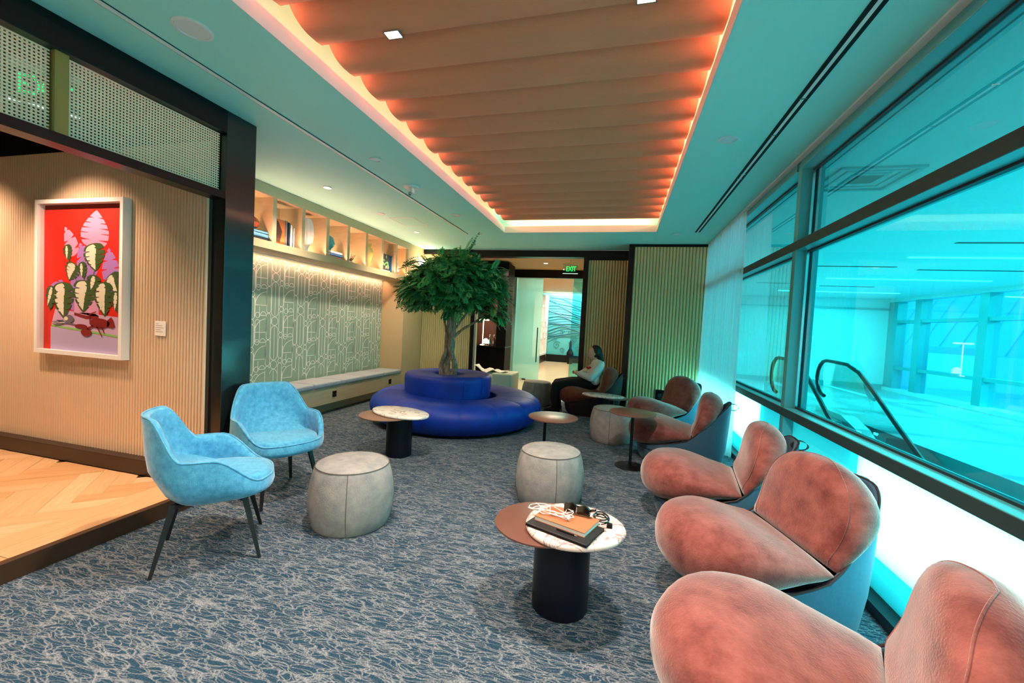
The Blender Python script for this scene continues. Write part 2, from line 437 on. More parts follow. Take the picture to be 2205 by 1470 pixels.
# scalloped battens: quarter-round profile dropping away from the camera
BP = .319
prof = []
for k in range(11):
    a = k / 10 * PI / 2
    prof.append((BP * .60 * (1 - math.cos(a)), 3.26 - .18 * math.sin(a) ** .85))
prof += [(BP * .80, 3.083), (BP * .95, 3.092), (BP * .985, 3.102), (BP * .985, 3.30), (0, 3.30)]
bx0, bx1 = -1.862, RX - .003
m = MB()
m.rings([[(x, y, z) for y, z in prof] for x in (bx0, bx1)])
bme = m.mesh('ceiling_batten', M['batten'], True, 40)
yk = 2.221 - BP * 12
while yk < FY - .1:
    if yk > -1.4 and yk + BP < FY + .03: inst('ceiling_batten', bme, ceiling, (0, yk, 0))
    yk += BP
for x in (LX - .06, RX + .06):
    boxo('led_strip', (x - .02, -1.3, CZ + .1), (x + .02, FY, CZ + .112), M['warmglow'] if False else M['white'], ceiling)
# linear slots
sl = MB(); sl.box((.985, YN + .2, CZ - .003), (1.010, 6.66, CZ - .0002)); sl.box((1.030, YN + .2, CZ - .003), (1.055, 6.66, CZ - .0002))
o = sl.build('slot_diffuser', M['blackmatte']); tag(o, 'long black twin-slot air diffuser in the ceiling along the windows', 'air vent')
m = MB(); m.box((1.010, YN + .2, CZ - .004), (1.030, 6.66, CZ - .0002)); m.build('center_bar', M['white'], o)
for yy in (3.0, 3.5, 4.3, 4.42, 5.3, 5.9):
    boxo('clip', (1.0, yy, CZ - .005), (1.04, yy + .012, CZ - .001), M['chrome'], o)
o = boxo('slot_diffuser', (-2.64, YN + .2, CZ - .003), (-2.629, 6.7, CZ - .0002), M['gasket']); tag(o, 'thin grooved slot line in the ceiling above the lounge, left of the cove', 'air vent')
boxo('groove', (-2.600, YN + .2, CZ - .003), (-2.592, 6.7, CZ - .0002), M['gasket'], o)
boxo('center_bar', (-2.629, YN + .2, CZ - .008), (-2.600, 6.7, CZ - .0002), M['white'], o)

# ---- back wall with opening, fluted slats
SLAT = {}


def slat_mesh(wd, h, depth, mat, key):
    if key not in SLAT:
        m_ = MB(); pr = [(wd / 2 * .93 * math.cos(PI * k / 8), -depth * math.sin(PI * k / 8)) for k in range(9)]
        m_.rings([[(x, y, z) for x, y in pr] for z in (0, h)])
        SLAT[key] = m_.mesh('slat', mat, True, 50)
    return SLAT[key]


def slats(wall, x0, x1, y, z0, z1, pitch, mat, key):
    n = round((x1 - x0) / pitch); p = (x1 - x0) / n
    me = slat_mesh(p, z1 - z0, p * .42, mat, key)
    for i in range(n): inst('slat', me, wall, (x0 + (i + .5) * p, y, z0))


m = MB(); m.box((-4.4, YB + .012, 0), (-2.99, YB + .15, CZ)); m.box((-.67, YB + .012, 0), (.10, YB + .15, CZ)); m.box((-3.0, YB + .012, 2.93), (-.67, YB + .15, CZ))
wall_back = struct(m.build('wall_back', M['slatback']))
slats(wall_back, -4.4, -3.0, YB + .012, .06, 2.86, .047, M['slat2'], 'bl')
slats(wall_back, -.66, .10, YB + .012, .06, 2.78, .052, M['slat2'], 'br')
m = MB(); m.box((-4.12, YB - .03, 2.88), (-2.99, YB + .012, CZ)); m.box((-2.99, YB - .04, 2.82), (.10, YB + .16, CZ - .01))
m.box((-2.99, YB - .04, 0), (-2.90, YB + .16, 2.82)); m.box((-.745, YB - .04, 0), (-.665, YB + .16, 2.82)); m.box((-.67, YB - .02, 2.77), (.10, YB + .02, 2.85))
struct(m.build('trim_1', M['black'], bevel=.004))
boxo('steel_edge', (-2.90, YB - .06, 0), (-2.86, YB + .02, 2.7), M['steel'], bpy.data.objects['trim_1'])
# ---- fluted block on the right of the back wall
m = MB(); m.box((.10, 7.562, 0), (1.40, YB + .15, CZ - .001)); wr = struct(m.build('wall_right_return', M['slatback']))
slats(wr, .165, 1.37, 7.562, .07, 2.915, .0525, M['slat2'], 'wr')
m = MB(); m.box((.075, 7.53, 0), (.165, 8.1, CZ - .001)); m.box((.165, 7.53, 2.915), (1.40, 7.60, CZ - .001)); m.box((.165, 7.535, 0), (1.4, 7.60, .07))
struct(m.build('trim_2', M['black'], bevel=.003))
# ---- left wall: bench niche
m = MB(); m.box((-4.75, 2.62, 0), (-4.6, 7.35, CZ)); wall_left = struct(m.build('wall_left', M['wallpaper']))
m = MB(); m.box((-4.75, 7.35, 0), (-4.12, YB, CZ)); struct(m.build('wall_left_return', M['plaster']))
m = MB(); m.box((-6.7, 2.61, -.02), (-3.09, 2.66, CZ)); struct(m.build('wall_alcove_end', M['blackmatte']))


# wallpaper line pattern, printed lines as thin ribbons
RC = [0]


def ribbon(mb, pts, wd, closed=False, x=-4.5965):
    n = len(pts); vs_ = []; fs = []; RC[0] += 1; x += .0002 * (RC[0] % 9)
    for i in range(n):
        p = Vector(pts[i]); a = Vector(pts[(i - 1) % n] if (closed or i > 0) else pts[i]); b = Vector(pts[(i + 1) % n] if (closed or i < n - 1) else pts[i])
        t = (b - a); t = t.normalized() if t.length > 1e-9 else Vector((1, 0)); nn = Vector((-t.y, t.x)) * wd / 2
        for q in (p + nn, p - nn): vs_.append((x, q.x, q.y))
    for i in range(n if closed else n - 1):
        j = (i + 1) % n; fs.append((2 * i, 2 * i + 1, 2 * j + 1, 2 * j))
    mb.add(vs_, fs)


def capsule(cx, z0, z1, wd, n=8):
    r = wd / 2; pts = []
    for k in range(n + 1): a = PI * k / n; pts.append((cx + r * math.cos(a), z1 - r + r * math.sin(a)))
    for k in range(n + 1): a = PI + PI * k / n; pts.append((cx + r * math.cos(a), z0 + r + r * math.sin(a)))
    return pts


def circ(cx, cz, r, n=16, a0=0, a1=2 * PI): return [(cx + r * math.cos(a0 + (a1 - a0) * k / n), cz + r * math.sin(a0 + (a1 - a0) * k / n)) for k in range(n if a1 - a0 > 6.2 else n + 1)]


pat = MB(); LW = .0088
ZB, ZT = .46, 2.19
tile = .475


def inz(p): return [q for q in p if ZB < q[1] < ZT]


def put(pts, closed=True):
    if all(ZB < q[1] < ZT and 2.7 < q[0] < 7.34 for q in pts): ribbon(pat, pts, LW, closed)
    else:
        run = []
        seq = pts + [pts[0]] if closed else pts
        for q in seq:
            if ZB < q[1] < ZT and 2.7 < q[0] < 7.34: run.append(q)
            else:
                if len(run) > 1: ribbon(pat, run, LW)
                run = []
        if len(run) > 1: ribbon(pat, run, LW)


def vline(y, z0, z1, n=6): put([(y, z0 + (z1 - z0) * k / n) for k in range(n + 1)], False)


for ti in range(-1, 10):
    y0 = 2.75 + ti * tile
    off = (ti % 2) * .17
    for k in range(-1, 5):
        z0 = .20 + k * .60 + off
        put(capsule(y0 + .06, z0, z0 + .47, .12)); vline(y0 + .06, z0 + .02, z0 + .45)
        put(circ(y0 + .06, z0 + .535, .058))
        put(circ(y0 + .06 - .075, z0 + .535, .03, 6, -PI / 2, PI / 2), False)
    for k in range(-1, 9):
        z1 = .10 + k * .36 + off
        put(capsule(y0 + .168, z1, z1 + .29, .072)); put(circ(y0 + .168, z1 + .325, .034, 12))
        z2 = .28 + k * .36 + off * .5
        put(capsule(y0 + .432, z2, z2 + .355, .07))
        zq = .17 + k * .36 - off * .4
        put(circ(y0 + .395, zq, .18, 12, PI / 2, PI), False); put([(y0 + .215, zq), (y0 + .305, zq), (y0 + .395, zq)], False)
        put(circ(y0 + .255, zq + .23, .036, 12)); put(circ(y0 + .345, zq + .23, .045, 10, 0, PI), False); put([(y0 + .30, zq + .225), (y0 + .345, zq + .225), (y0 + .39, zq + .225)], False)
        put(capsule(y0 + .255, zq - .13, zq + .02 + .15, .07)) if k % 2 else vline(y0 + .28, zq - .16, zq - .02)
        vline(y0 + .395, zq, zq + .2); vline(y0 + .213, zq - .15, zq + .1)
po = pat.build('printed_lines', M['line'], wall_left); po['kind'] = 'stuff'

# ---- platform with oak floor, step edge, alcove
PZ = .105
struct(boxo('platform_base', (-6.6, YN, -.02), (-2.99, 2.56, PZ - .012), M['slatback']))
pl = bpy.data.objects['platform_base']
struct(boxo('trim_3', (-3.0, YN, -.02), (-2.955, 2.56, PZ + .002), M['bronze'], bevel=.003))


def clip(poly, x0, x1, y0, y1):
    for ax, v, sg in ((0, x0, 1), (0, x1, -1), (1, y0, 1), (1, y1, -1)):
        outp = []
        for i in range(len(poly)):
            a, b = poly[i], poly[(i + 1) % len(poly)]
            da, db = (a[ax] - v) * sg, (b[ax] - v) * sg
            if da >= 0: outp.append(a)
            if da * db < 0: t = da / (da - db); outp.append((a[0] + (b[0] - a[0]) * t, a[1] + (b[1] - a[1]) * t))
        poly = outp
        if len(poly) < 3: return None
    return poly


def plank(poly, ang):
    c = (sum(p[0] for p in poly) / len(poly), sum(p[1] for p in poly) / len(poly))
    ca, sa = math.cos(-ang), math.sin(-ang)
    loc = [((p[0] - c[0]) * ca - (p[1] - c[1]) * sa, (p[0] - c[0]) * sa + (p[1] - c[1]) * ca) for p in poly]
    loc = [(p[0] * .997, p[1] * .985) for p in loc]
    mm = MB(); mm.prism(loc, -.014, 0)
    ob = mm.build('plank', rnd.choice(M['plank']), pl); ob.location = (c[0], c[1], PZ + rnd.uniform(-.0006, .0006)); ob.rotation_euler = (0, 0, ang)


for bi in range(2):
    x0 = -2.995 - .15 * (bi + 1)
    yy = -1.6 + bi * .7
    while yy < 2.42:
        pp = clip([(x0, yy), (x0 + .15, yy), (x0 + .15, yy + 1.5), (x0, yy + 1.5)], -6.5, -2.995, -1.0, 2.42)
        if pp: plank(pp, PI / 2)
        yy += 1.5
PL, PW = .64, .128
for i in range(-40, 40):
    for j in range(-14, 14):
        # herringbone lattice: pairs of L-shaped planks on the diagonal
        ox = i * PW + j * PL; oy = i * PW - j * PL
        for (ax, ay, bx_, by_) in ((ox, oy, ox + PL, oy + PW), (ox, oy + PW, ox + PW, oy + PW + PL)):
            q = [(ax, ay), (bx_, ay), (bx_, by_), (ax, by_)]
            ca = math.cos(R(45))
            q = [(-4.4 + (p[0] - p[1]) * ca, 1.2 + (p[0] + p[1]) * ca) for p in q]
            pp = clip(q, -6.3, -3.295, .3, 2.42)
            if pp and abs(sum(pp[k][0] * pp[(k + 1) % len(pp)][1] - pp[(k + 1) % len(pp)][0] * pp[k][1] for k in range(len(pp)))) > .012:
                horiz = (bx_ - ax) > (by_ - ay)
                plank(pp, R(45) if horiz else R(135))
# alcove fluted wall
m = MB(); m.box((-6.6, 2.515, 0), (-3.09, 2.60, 2.73)); wa = struct(m.build('wall_alcove', M['slatback']))
slats(wa, -6.0, -3.09, 2.515, .2, 2.725, .0312, M['slat'], 'al')
struct(boxo('baseboard_alcove', (-6.6, 2.425, PZ), (-3.09, 2.515, .225), M['darkbrown'], bevel=.004))
struct(boxo('ceiling', (-6.7, YN, CZ), (-4.75, 2.66, CZ + .1), M['blackmatte']))
struct(boxo('ceiling', (-4.75, YN, CZ - .02), (-3.08, 2.56, CZ - .002), M['blackmatte']))
struct(boxo('wall_left_far', (-6.7, YN, 0), (-6.6, 2.66, CZ), M['sandwall']))
struct(boxo('wall_near', (-6.7, YN - .1, 0), (1.6, YN, CZ + .5), M['plaster']))
# black portal: post, beam, transom
m = MB()
m.box((-3.09, YN, 2.79), (-2.9655, 2.541, CZ - .002))
m.box((-3.09, YN, 2.295), (-2.9655, 2.541, 2.352))
portal = struct(m.build('trim_4', M['black'], bevel=.003))
boxo('corner_post', (-3.12, 2.541, 0), (-2.965, 2.80, CZ - .002), P('black_gloss', (.006, .008, .009), .28, spec=.6, coat=.5), portal, bevel=.003)
boxo('mullion_post', (-3.06, 1.565, 2.352), (-2.995, 1.625, 2.79), M['gold'], portal)


def cane(name, y0, y1, z0, z1):
    t = tag(empty(name, (0, 0, 0)), None, None); t.parent = portal
    mm = MB(); p = .0178; x = -3.03
    n = int((y1 - y0) / p)
    for i in range(n + 1):
        y = y0 + i * p; mm.box((x - .003, y - .0042, z0), (x, y + .0042, z1))
    n = int((z1 - z0) / p)
    for i in range(n + 1):
        z = z0 + i * p; mm.box((x - .001, y0, z - .0042), (x + .003, y1, z + .0042))
    ob = mm.build('cane_weave', M['cane'], t); ob['kind'] = 'stuff'
    return t


cane('cane_panel', 1.63, 2.535, 2.355, 2.785)
cane('cane_panel', .3, 1.56, 2.355, 2.785)

# ---- window wall: three bays
WX, GX = 1.40, 1.50


def bay(n, y0, y1, near_mull):
    wroot = struct(empty('window_%d' % n))
    m_ = MB(); m_.box((WX, y0, .06), (GX + .07, y0 + .075, 2.95)); m_.build('mullion', M['frame'], wroot, bevel=.003)
    m_ = MB(); m_.box((WX - .015, y0 + .075, 2.885), (GX + .07, y1, 2.955)); m_.build('head_frame', M['frame'], wroot, bevel=.003)
    m_ = MB(); m_.box((WX, y0 + .075, 2.205), (GX + .07, y1, 2.285)); m_.build('transom', M['frame'], wroot, bevel=.003)
    m_ = MB(); m_.box((WX - .004, y0, 2.207), (WX, y1, 2.283)); m_.build('transom_cap', M['framedark'], wroot)
    m_ = MB(); m_.box((WX, y0 + .075, .80), (GX + .07, y1, .865)); m_.build('sill_frame', M['frame'], wroot, bevel=.003)
    m_ = MB(); m_.box((WX - .006, y0, .795), (WX, y1, .862)); m_.build('sill_cap', M['framedark'], wroot)
    ya = y0 + .075
    m_ = MB(); g = .014
    for za, zb in ((.865, 2.205), (2.285, 2.885)):
        m_.box((GX - .012, ya, za), (GX + .02, y1, za + g)); m_.box((GX - .012, ya, zb - g), (GX + .02, y1, zb)); m_.box((GX - .012, ya, za), (GX + .02, ya + g, zb)); m_.box((GX - .012, y1 - g, za), (GX + .02, y1, zb))
    m_.build('gasket', M['gasket'], wroot)
    m_ = MB(); m_.box((GX - .03, y0 - .035, .865), (GX - .012, y0 - .027, 2.205)); m_.box((GX - .03, y0 - .035, 2.285), (GX - .012, y0 - .027, 2.885)); m_.build('glazing_bead', M['chrome'], wroot)
    for za, zb in ((.865, 2.205), (2.285, 2.885)):
        q = MB(); q.add([(GX, ya, za), (GX, y1, za), (GX, y1, zb), (GX, ya, zb)], [(0, 1, 2, 3)]); q.build('pane', M['glass'], wroot)
    L = y1 - ya; ns = 2; cut = {1: .22, 2: .66, 3: .5}[n]
    for s in range(ns):
        q = MB(); a = ya + (L * cut if s else 0); b = ya + (L if s else L * cut)
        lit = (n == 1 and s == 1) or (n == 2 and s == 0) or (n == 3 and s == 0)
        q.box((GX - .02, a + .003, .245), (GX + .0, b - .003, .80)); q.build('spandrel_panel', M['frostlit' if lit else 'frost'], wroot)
        q = MB(); q.box((GX - .02, a + .003, .06), (GX + .0, b - .003, .237)); q.build('spandrel_panel', M['frost'], wroot)
        if lit:
            area('spandrel_backlight', (GX + .045, (a + b) / 2, .52), (-1, 0, 0), .54, b - a - .02, 12.0 * (b - a), (.85, 1, 1), xdir=(0, 0, 1))
    q = MB(); q.box((GX - .01, ya, .237), (GX - .005, y1, .245)); q.build('joint', M['framedark'], wroot)
    return wroot


bay(1, 4.02, 7.56, True); bay(2, 1.02, 4.02, True); bay(3, -1.6, 1.02, True)
struct(boxo('baseboard_right', (1.395, YN, 0), (1.57, 7.56, .06), M['gasket']))
struct(boxo('trim_5', (1.34, YN, CZ - .012), (1.385, 7.53, CZ), M['white']))
struct(boxo('trim_6', (1.385, YN, CZ - .004), (1.60, 7.56, CZ + .1), M['frame']))

# ---- vestibule behind the opening
struct(boxo('floor', (-4.2, YB, -.08), (1.0, 18.4, -.001), M['stone']))
struct(boxo('ceiling', (-4.2, YB + .15, 2.95), (1.0, 10.95, 3.05), M['sandwall']))
struct(boxo('ceiling', (-4.2, 10.95, 2.9), (1.0, 18.4, 3.0), M['sandwall']))
struct(boxo('wall_vestibule_right', (-.70, YB + .15, 0), (-.6, 10.9, 2.95), M['sandwall']))
m = MB(); m.box((-4.3, YB + .15, 0), (-4.2, 18.4, 3.0)); struct(m.build('wall_vestibule_left', M['brownwall']))
m = MB(); m.box((-3.6, 10.86, 2.74), (-.6, 10.96, 2.95)); m.box((-1.0, 10.86, 0), (-.6, 10.96, 2.74)); m.box((-4.2, 10.86, 0), (-3.0, 10.96, 2.95)); struct(m.build('trim_7', M['black']))
d1 = struct(empty('door_1'))
boxo('steel_jamb', (-2.99, 10.84, 0), (-2.74, 10.96, 2.74), P('teal_steel', hexc('8fdde0'), .35, metal=.25), d1)
boxo('fixed_pane', (-2.74, 10.90, 0.01), (-2.40, 10.912, 2.74), M['clearteal'], d1)
boxo('sliding_pane', (-2.40, 10.87, 0.02), (-2.03, 10.882, 2.74), M['clearteal'], d1)
boxo('fixed_pane', (-1.24, 10.90, 0.02), (-1.0, 10.912, 2.74), M['sidepane'], d1)
boxo('floor_stop', (-2.48, 10.85, 0), (-2.38, 10.90, .035), M['black'], d1)
m = MB(); m.tube([(-2.11, 10.83, .5), (-2.11, 10.83, 1.42)], .014, 8)
for z in (.6, 1.3): m.tube([(-2.11, 10.83, z), (-2.11, 10.87, z)], .008, 6)
m.build('pull_handle', M['blackmatte'], d1, True)
# corridor beyond the door
wm = struct(boxo('wall_corridor_end', (-4.2, 17.6, 0), (1.0, 17.7, 2.95), M['tealpale']))
struct(boxo('wall_corridor_right', (.9, 10.95, 0), (1.0, 17.6, 2.95), M['sandwall']))
# ---- concourse beyond the windows
CX1, CY1, CY0 = 8.32, 15.96, -3.0
m = MB()
for a, b in (((1.6, CY0), (3.2, CY1)), ((4.35, CY0), (CX1 + .4, CY1)), ((3.2, 9.3), (4.35, CY1)), ((3.2, CY0), (4.35, 3.2))): m.box((a[0], a[1], -.25), (b[0], b[1], 0))
struct(m.build('floor', M['concfloor']))
struct(boxo('ceiling', (1.6, CY0, 2.9), (CX1 + .4, CY1, 3.0), M['concwhite']))
struct(boxo('wall_concourse_end', (1.6, CY1, -.2), (CX1 + .4, CY1 + .1, 3.0), M['concwhite']))
struct(boxo('wall_concourse_near', (1.6, CY0 - .1, -.2), (CX1 + .4, CY0, 3.0), M['concwhite']))
m = MB(); m.box((CX1, CY0, 2.80), (CX1 + .3, CY1, 2.9)); m.box((CX1 - .06, CY0, -.05), (CX1 + .3, CY1, .10)); struct(m.build('wall_concourse_right', M['concwhite']))
ym = [15.66]
while ym[-1] > -2.5: ym.append(ym[-1] - (1.05 if len(ym) == 1 else 2.25))
nn = 4
for i in range(len(ym) - 1):
    wroot = struct(empty('window_%d' % nn)); nn += 1
    a, b = ym[i + 1], ym[i]
    boxo('mullion', (CX1, a - .13, .1), (CX1 + .25, a + .13, 2.8), M['frame'], wroot)
    boxo('transom', (CX1 + .02, a + .13, 2.13), (CX1 + .25, b - .13, 2.22), M['frame'], wroot)
    boxo('transom', (CX1 + .02, a + .13, .70), (CX1 + .25, b - .13, .79), M['frame'], wroot)
    for za, zb in ((.10, .70), (.79, 2.13), (2.22, 2.80)):
        q = MB(); q.add([(CX1 + .14, a + .13, za), (CX1 + .14, b - .13, za), (CX1 + .14, b - .13, zb), (CX1 + .14, a + .13, zb)], [(0, 1, 2, 3)]); q.build('pane', M['outglass'], wroot)
boxo('mullion', (CX1, 15.53, .1), (CX1 + .25, CY1, 2.8), M['frame'], bpy.data.objects['window_4'])


# ================================================================== LAMPS OF THE ROOM
def round_disc(name, label, cat, x, y, r, mat, h=.008, glow=None, group=None):
    m_ = MB(); m_.lathe([(r * .82, 0), (r * .86, -h), (r, -h * .6), (r, 0)], (x, y, CZ), 28, False, True)
    o_ = m_.build(name, mat, None, True); tag(o_, label, cat, group)
    m_ = MB(); m_.lathe([(0.001, -h * .5), (r * .82, -h * .5)], (x, y, CZ), 28, False, False)
    m_.build('diffuser' if glow else 'grille', glow or mat, o_)
    return o_


spk = P('speaker_white', (.72, .76, .76), .6)
round_disc('ceiling_speaker', 'large round white ceiling speaker beside the black portal beam', 'speaker', -2.33, 1.78, .095, spk)
round_disc('ceiling_speaker', 'round white ceiling speaker between cove and window vent, nearer the camera', 'speaker', .717, 3.543, .07, spk)
round_disc('ceiling_speaker', 'small round white ceiling speaker at the far end beside the window vent', 'speaker', .747, 6.78, .07, spk)
round_disc('ceiling_speaker', 'round white ceiling speaker left of the cove, beyond the camera dome', 'speaker', -2.335, 5.52, .07, spk)
round_disc('smoke_detector', 'flat white round detector left of the cove, before the camera dome', 'detector', -2.353, 3.548, .055, spk)
round_disc('smoke_detector', 'tiny round detector near the far left corner of the cove', 'detector', -2.364, 6.68, .03, spk)
round_disc('smoke_detector', 'white round detector on the ceiling above the shelf niche', 'detector', -3.444, 5.38, .06, spk)
for (x, y), lb in zip(((-3.436, 4.237), (-3.467, 6.518)), ('small round downlight over the shelf, nearest the black post', 'small round downlight over the far end of the shelf')):
    round_disc('downlight', lb, 'light', x, y, .05, M['white'], .01, M['warmglow'])
    spot('downlight_lamp', (x, y, CZ - .03), (x - .6, y, .3), 85, (1, .80, .58), 110, .8)
t = thing('security_camera', 'white ceiling camera on a round mounting plate left of the cove', 'camera', (-2.387, 4.32, CZ))
m = MB(); m.lathe([(.085, 0), (.085, -.012), (.06, -.018)], n=24, cap0=False); m.build('mounting_plate', M['white'], t, True)
m = MB(); m.box((-.03, -.03, -.07), (.03, .03, -.018)); m.build('body', M['white'], t, bevel=.008)
m = MB(); m.tube([(0, -.02, -.075), (0, -.03, -.10)], [.02, .016], 10); m.build('lens', M['chrome'], t, True)
m = MB()
for a, b in (((-3.45, 5.62), (-3.05, 5.63)), ((-3.45, 6.1), (-3.05, 6.11)), ((-3.45, 5.62), (-3.44, 6.11)), ((-3.06, 5.62), (-3.05, 6.11))): m.box((a[0], a[1], CZ - .004), (b[0], b[1], CZ))
tag(m.build('access_hatch', M['white']), 'square white access hatch frame in the ceiling over the bench', 'hatch')
for (x, y), lb in zip(((-1.36, 2.235), (.03, 2.225)), ('square recessed downlight on the left of the cove battens', 'square recessed downlight on the right of the cove battens')):
    t = thing('square_downlight', lb, 'light', (x, y - .055, 3.083))
    m = MB()
    for a, b in (((-.05, -.035), (.05, -.028)), ((-.05, .028), (.05, .035)), ((-.05, -.028), (-.043, .028)), ((.043, -.028), (.05, .028))): m.box((a[0], a[1], -.006), (b[0], b[1], .03))
    m.build('trim_frame', M['chrome'], t)
    boxo('diffuser', (-.043, -.028, .0), (.043, .028, .01), M['warmglow'], t)
    spot('square_downlight_lamp', (x, y - .055, 3.06), (x, y, 0), 205, (1, .80, .66), 125, .8)
for x, y in ((-1.33, -.6), (.03, -.6)): spot('square_downlight_lamp', (x, y, 3.02), (x, y, 0), 205, (1, .80, .66), 125, .8)
for x, y in ((-4.35, 1.75), (-5.7, 1.75), (-3.4, 1.2)): spot('alcove_downlight_lamp', (x, y, 2.85), (x, 2.45 if x < -4 else 1.2, .9), 120, (1, .67, .46), 95, .8)
# wall globe lamp
t = thing('wall_lamp', 'glowing round globe wall lamp with a brass ring beside the tree crown', 'lamp', (-4.09, 7.98, 2.635))
m = MB(); m.lathe([(.085 * math.sin(PI * k / 12), -.085 * math.cos(PI * k / 12)) for k in range(13)], n=20); m.build('globe', M['whiteglow'], t, True)
m = MB(); m.tube([(-.05 + .0, .10 * math.cos(2 * PI * k / 20), .10 * math.sin(2 * PI * k / 20)) for k in range(21)], .008, 6); m.build('brass_ring', P('brass', hexc('b98a3e'), .25, metal=1), t, True)
pd = bpy.data.lights.new('globe_lamp', 'POINT'); pd.energy = 7; pd.color = WARM; pd.shadow_soft_size = .09
po_ = bpy.data.objects.new('globe_lamp', pd); COL.objects.link(po_); po_.location = (-3.97, 7.9, 2.635)
# vestibule and corridor lights
for x, y, p in ((-1.78, 9.7, 170), (-2.6, 9.2, 90)): spot('vestibule_lamp', (x, y, 2.9), (x, y, 0), p, (1, .78, .55), 110, .8)
round_disc('downlight', 'round warm downlight in the vestibule ceiling beside the exit sign', 'light', -1.78, 9.7, .06, M['white'], .01, M['whiteglow']).location = (0, 0, -.012)
area('corridor_lamp', (-1.6, 13.5, 2.88), (0, 0, -1), 1.5, 4.5, 150, (1, .80, .55))
area('mural_wash_lamp', (-1.9, 16.9, 2.85), (0, .6, -1), 2.2, .1, 60, (.75, .95, 1))


# ================================================================== EXIT SIGNS
def exit_sign(label, loc, rz, arrow, w_=.30):
    t_ = thing('exit_sign', label, 'sign', loc, rz)
    boxo('acrylic_plate', (-w_ / 2, -.004, -.15), (w_ / 2, .004, .04), M['clear'], t_)
    boxo('ceiling_mount', (-w_ / 2 - .01, -.02, .04), (w_ / 2 + .01, .02, .07), M['white'], t_)
    boxo('lit_edge', (-w_ / 2, -.006, -.156), (w_ / 2, .006, -.148), emitmat('exit_edge', (.7, 1, .8), 1.0), t_)
    mt = Matrix.Translation((.012 if arrow else 0, -.006, -.055)) @ Matrix.Rotation(PI / 2, 4, 'X') @ Matrix.Diagonal((.8, 1.15, 1, 1))
    text_mesh('lettering', 'EXIT', .135, M['exitgreen'], t_, mt, .003)
    if arrow:
        mt = Matrix.Translation((-w_ / 2 + .018, -.006, -.07)) @ Matrix.Rotation(PI / 2, 4, 'X')
        text_mesh('arrow', '<', .07, emitmat('exit_arrow', (.8, 1, .85), 1.2), t_, mt, .003)
    return t_


e1 = exit_sign('green EXIT sign hanging before the glass door', (-1.13, 9.2, 2.80), 0, True, .33)
m = MB(); m.tube([(0, 0, .07), (0, 0, .15)], .010, 6); m.build('rod', M['white'], e1)
e2 = exit_sign('green EXIT sign behind the woven cane screen', (-3.22, 1.645, 2.69), R(62), False, .27)
m = MB(); m.tube([(0, 0, .07), (0, 0, .25)], .008, 6); m.build('rod', M['blackmatte'], e2)

# ================================================================== PICTURE IN THE ALCOVE
px0, px1, pz0, pz1, py = -4.905, -3.873, 1.003, 2.307, 2.44
pic = thing('framed_picture', 'large white framed picture of a potted plant and lobster on red', 'picture', ((px0 + px1) / 2, py, pz0))
W_, H_ = px1 - px0, pz1 - pz0; hw_ = W_ / 2
m = MB(); fwid = .034
m.box((-hw_, 0, 0), (hw_, .062, fwid)); m.box((-hw_, 0, H_ - fwid), (hw_, .062, H_)); m.box((-hw_, 0, fwid), (-hw_ + fwid, .062, H_ - fwid)); m.box((hw_ - fwid, 0, fwid), (hw_, .062, H_ - fwid))
m.build('frame', M['white'], pic)
boxo('backing', (-hw_ + .01, .05, .01), (hw_ - .01, .06, H_ - .01), M['dred'], pic)
# print coordinates taken in the inner picture (0..1, 0..1 from the top left)
ix0, ix1, iz0, iz1 = -hw_ + fwid + .055, hw_ - fwid - .005, fwid, H_ - fwid - .075
art_y = [.046]


def ap(u, v): return (ix0 + (ix1 - ix0) * u, iz1 - (iz1 - iz0) * v)


art_parts = {}


def art(name, mat, polys):
    art_y[0] -= .00015
    m_ = MB()
    for pl_ in polys:
        pts = [ap(*q) for q in pl_]
        m_.add([(x, art_y[0], z) for x, z in pts], [tuple(range(len(pts)))])
    return m_.build(name, mat, pic)


def mleaf(u, v, L, wd, ang, cuts=4, side=0):
    """split monstera leaf outline; u,v is the stalk end, ang the direction of the tip (deg, 0 = up)"""
    asp = (ix1 - ix0) / (iz1 - iz0)
    half = []
    N = 90
    for k in range(N + 1):
        t = k / N
        wd_ = (math.sin(PI * t ** .72) ** .8) if t < 1 else 0
        wd_ *= 1 - .15 * t
        z = t * 1.06 - .06 * math.sin(PI * min(1, t * 3))     # lobes fall behind the stalk
        f = (t * (cuts + 2.2) + .35) % 1.0
        if .14 < t < .92 and f < .22: wd_ *= .26 + .6 * abs(f - .11) / .11
        half.append((wd_ * wd, z * L))
    pts = half + [(-x, z) for x, z in half[::-1]]
    if side: pts = half + [(-.12 * x, z) for x, z in half[::-1]]
    a = R(ang); ca, sa = math.cos(a), math.sin(a)
    return [(u + (x * ca + z * sa) / asp, v - (-x * sa + z * ca)) for x, z in pts]


art('printed_background', M['red'], [[(-.07, -.03), (1, -.03), (1, 1), (-.07, 1)]])
art('printed_shadow_leaf', M['ppink'], [mleaf(.60, .245, .25, .15, 6, 5)])
art('printed_shadow_leaf', M['ppink'], [mleaf(.36, .30, .22, .07, -28, 1)])
art('printed_shadow_leaf', M['plilac'], [mleaf(.58, .47, .27, .11, -26, 2)])
art('printed_shadow_leaf', M['plilac'], [mleaf(.10, .66, .18, .12, 20, 1)])
art('printed_shadow_leaf', M['plilac'], [mleaf(.84, .50, .24, .09, -8, 2)])
art('printed_shadow_leaf', M['plilac'], [mleaf(.88, .62, .17, .10, -10, 1)])
art('printed_shadow_stem', M['plilac'], [[(.30, .36), (.48, .42), (.66, .50), (.72, .62), (.40, .64), (.31, .56)]])
art('printed_shadow_stem', M['plilac'], [[(.31, .55), (.40, .55), (.40, .71), (.31, .70)]])
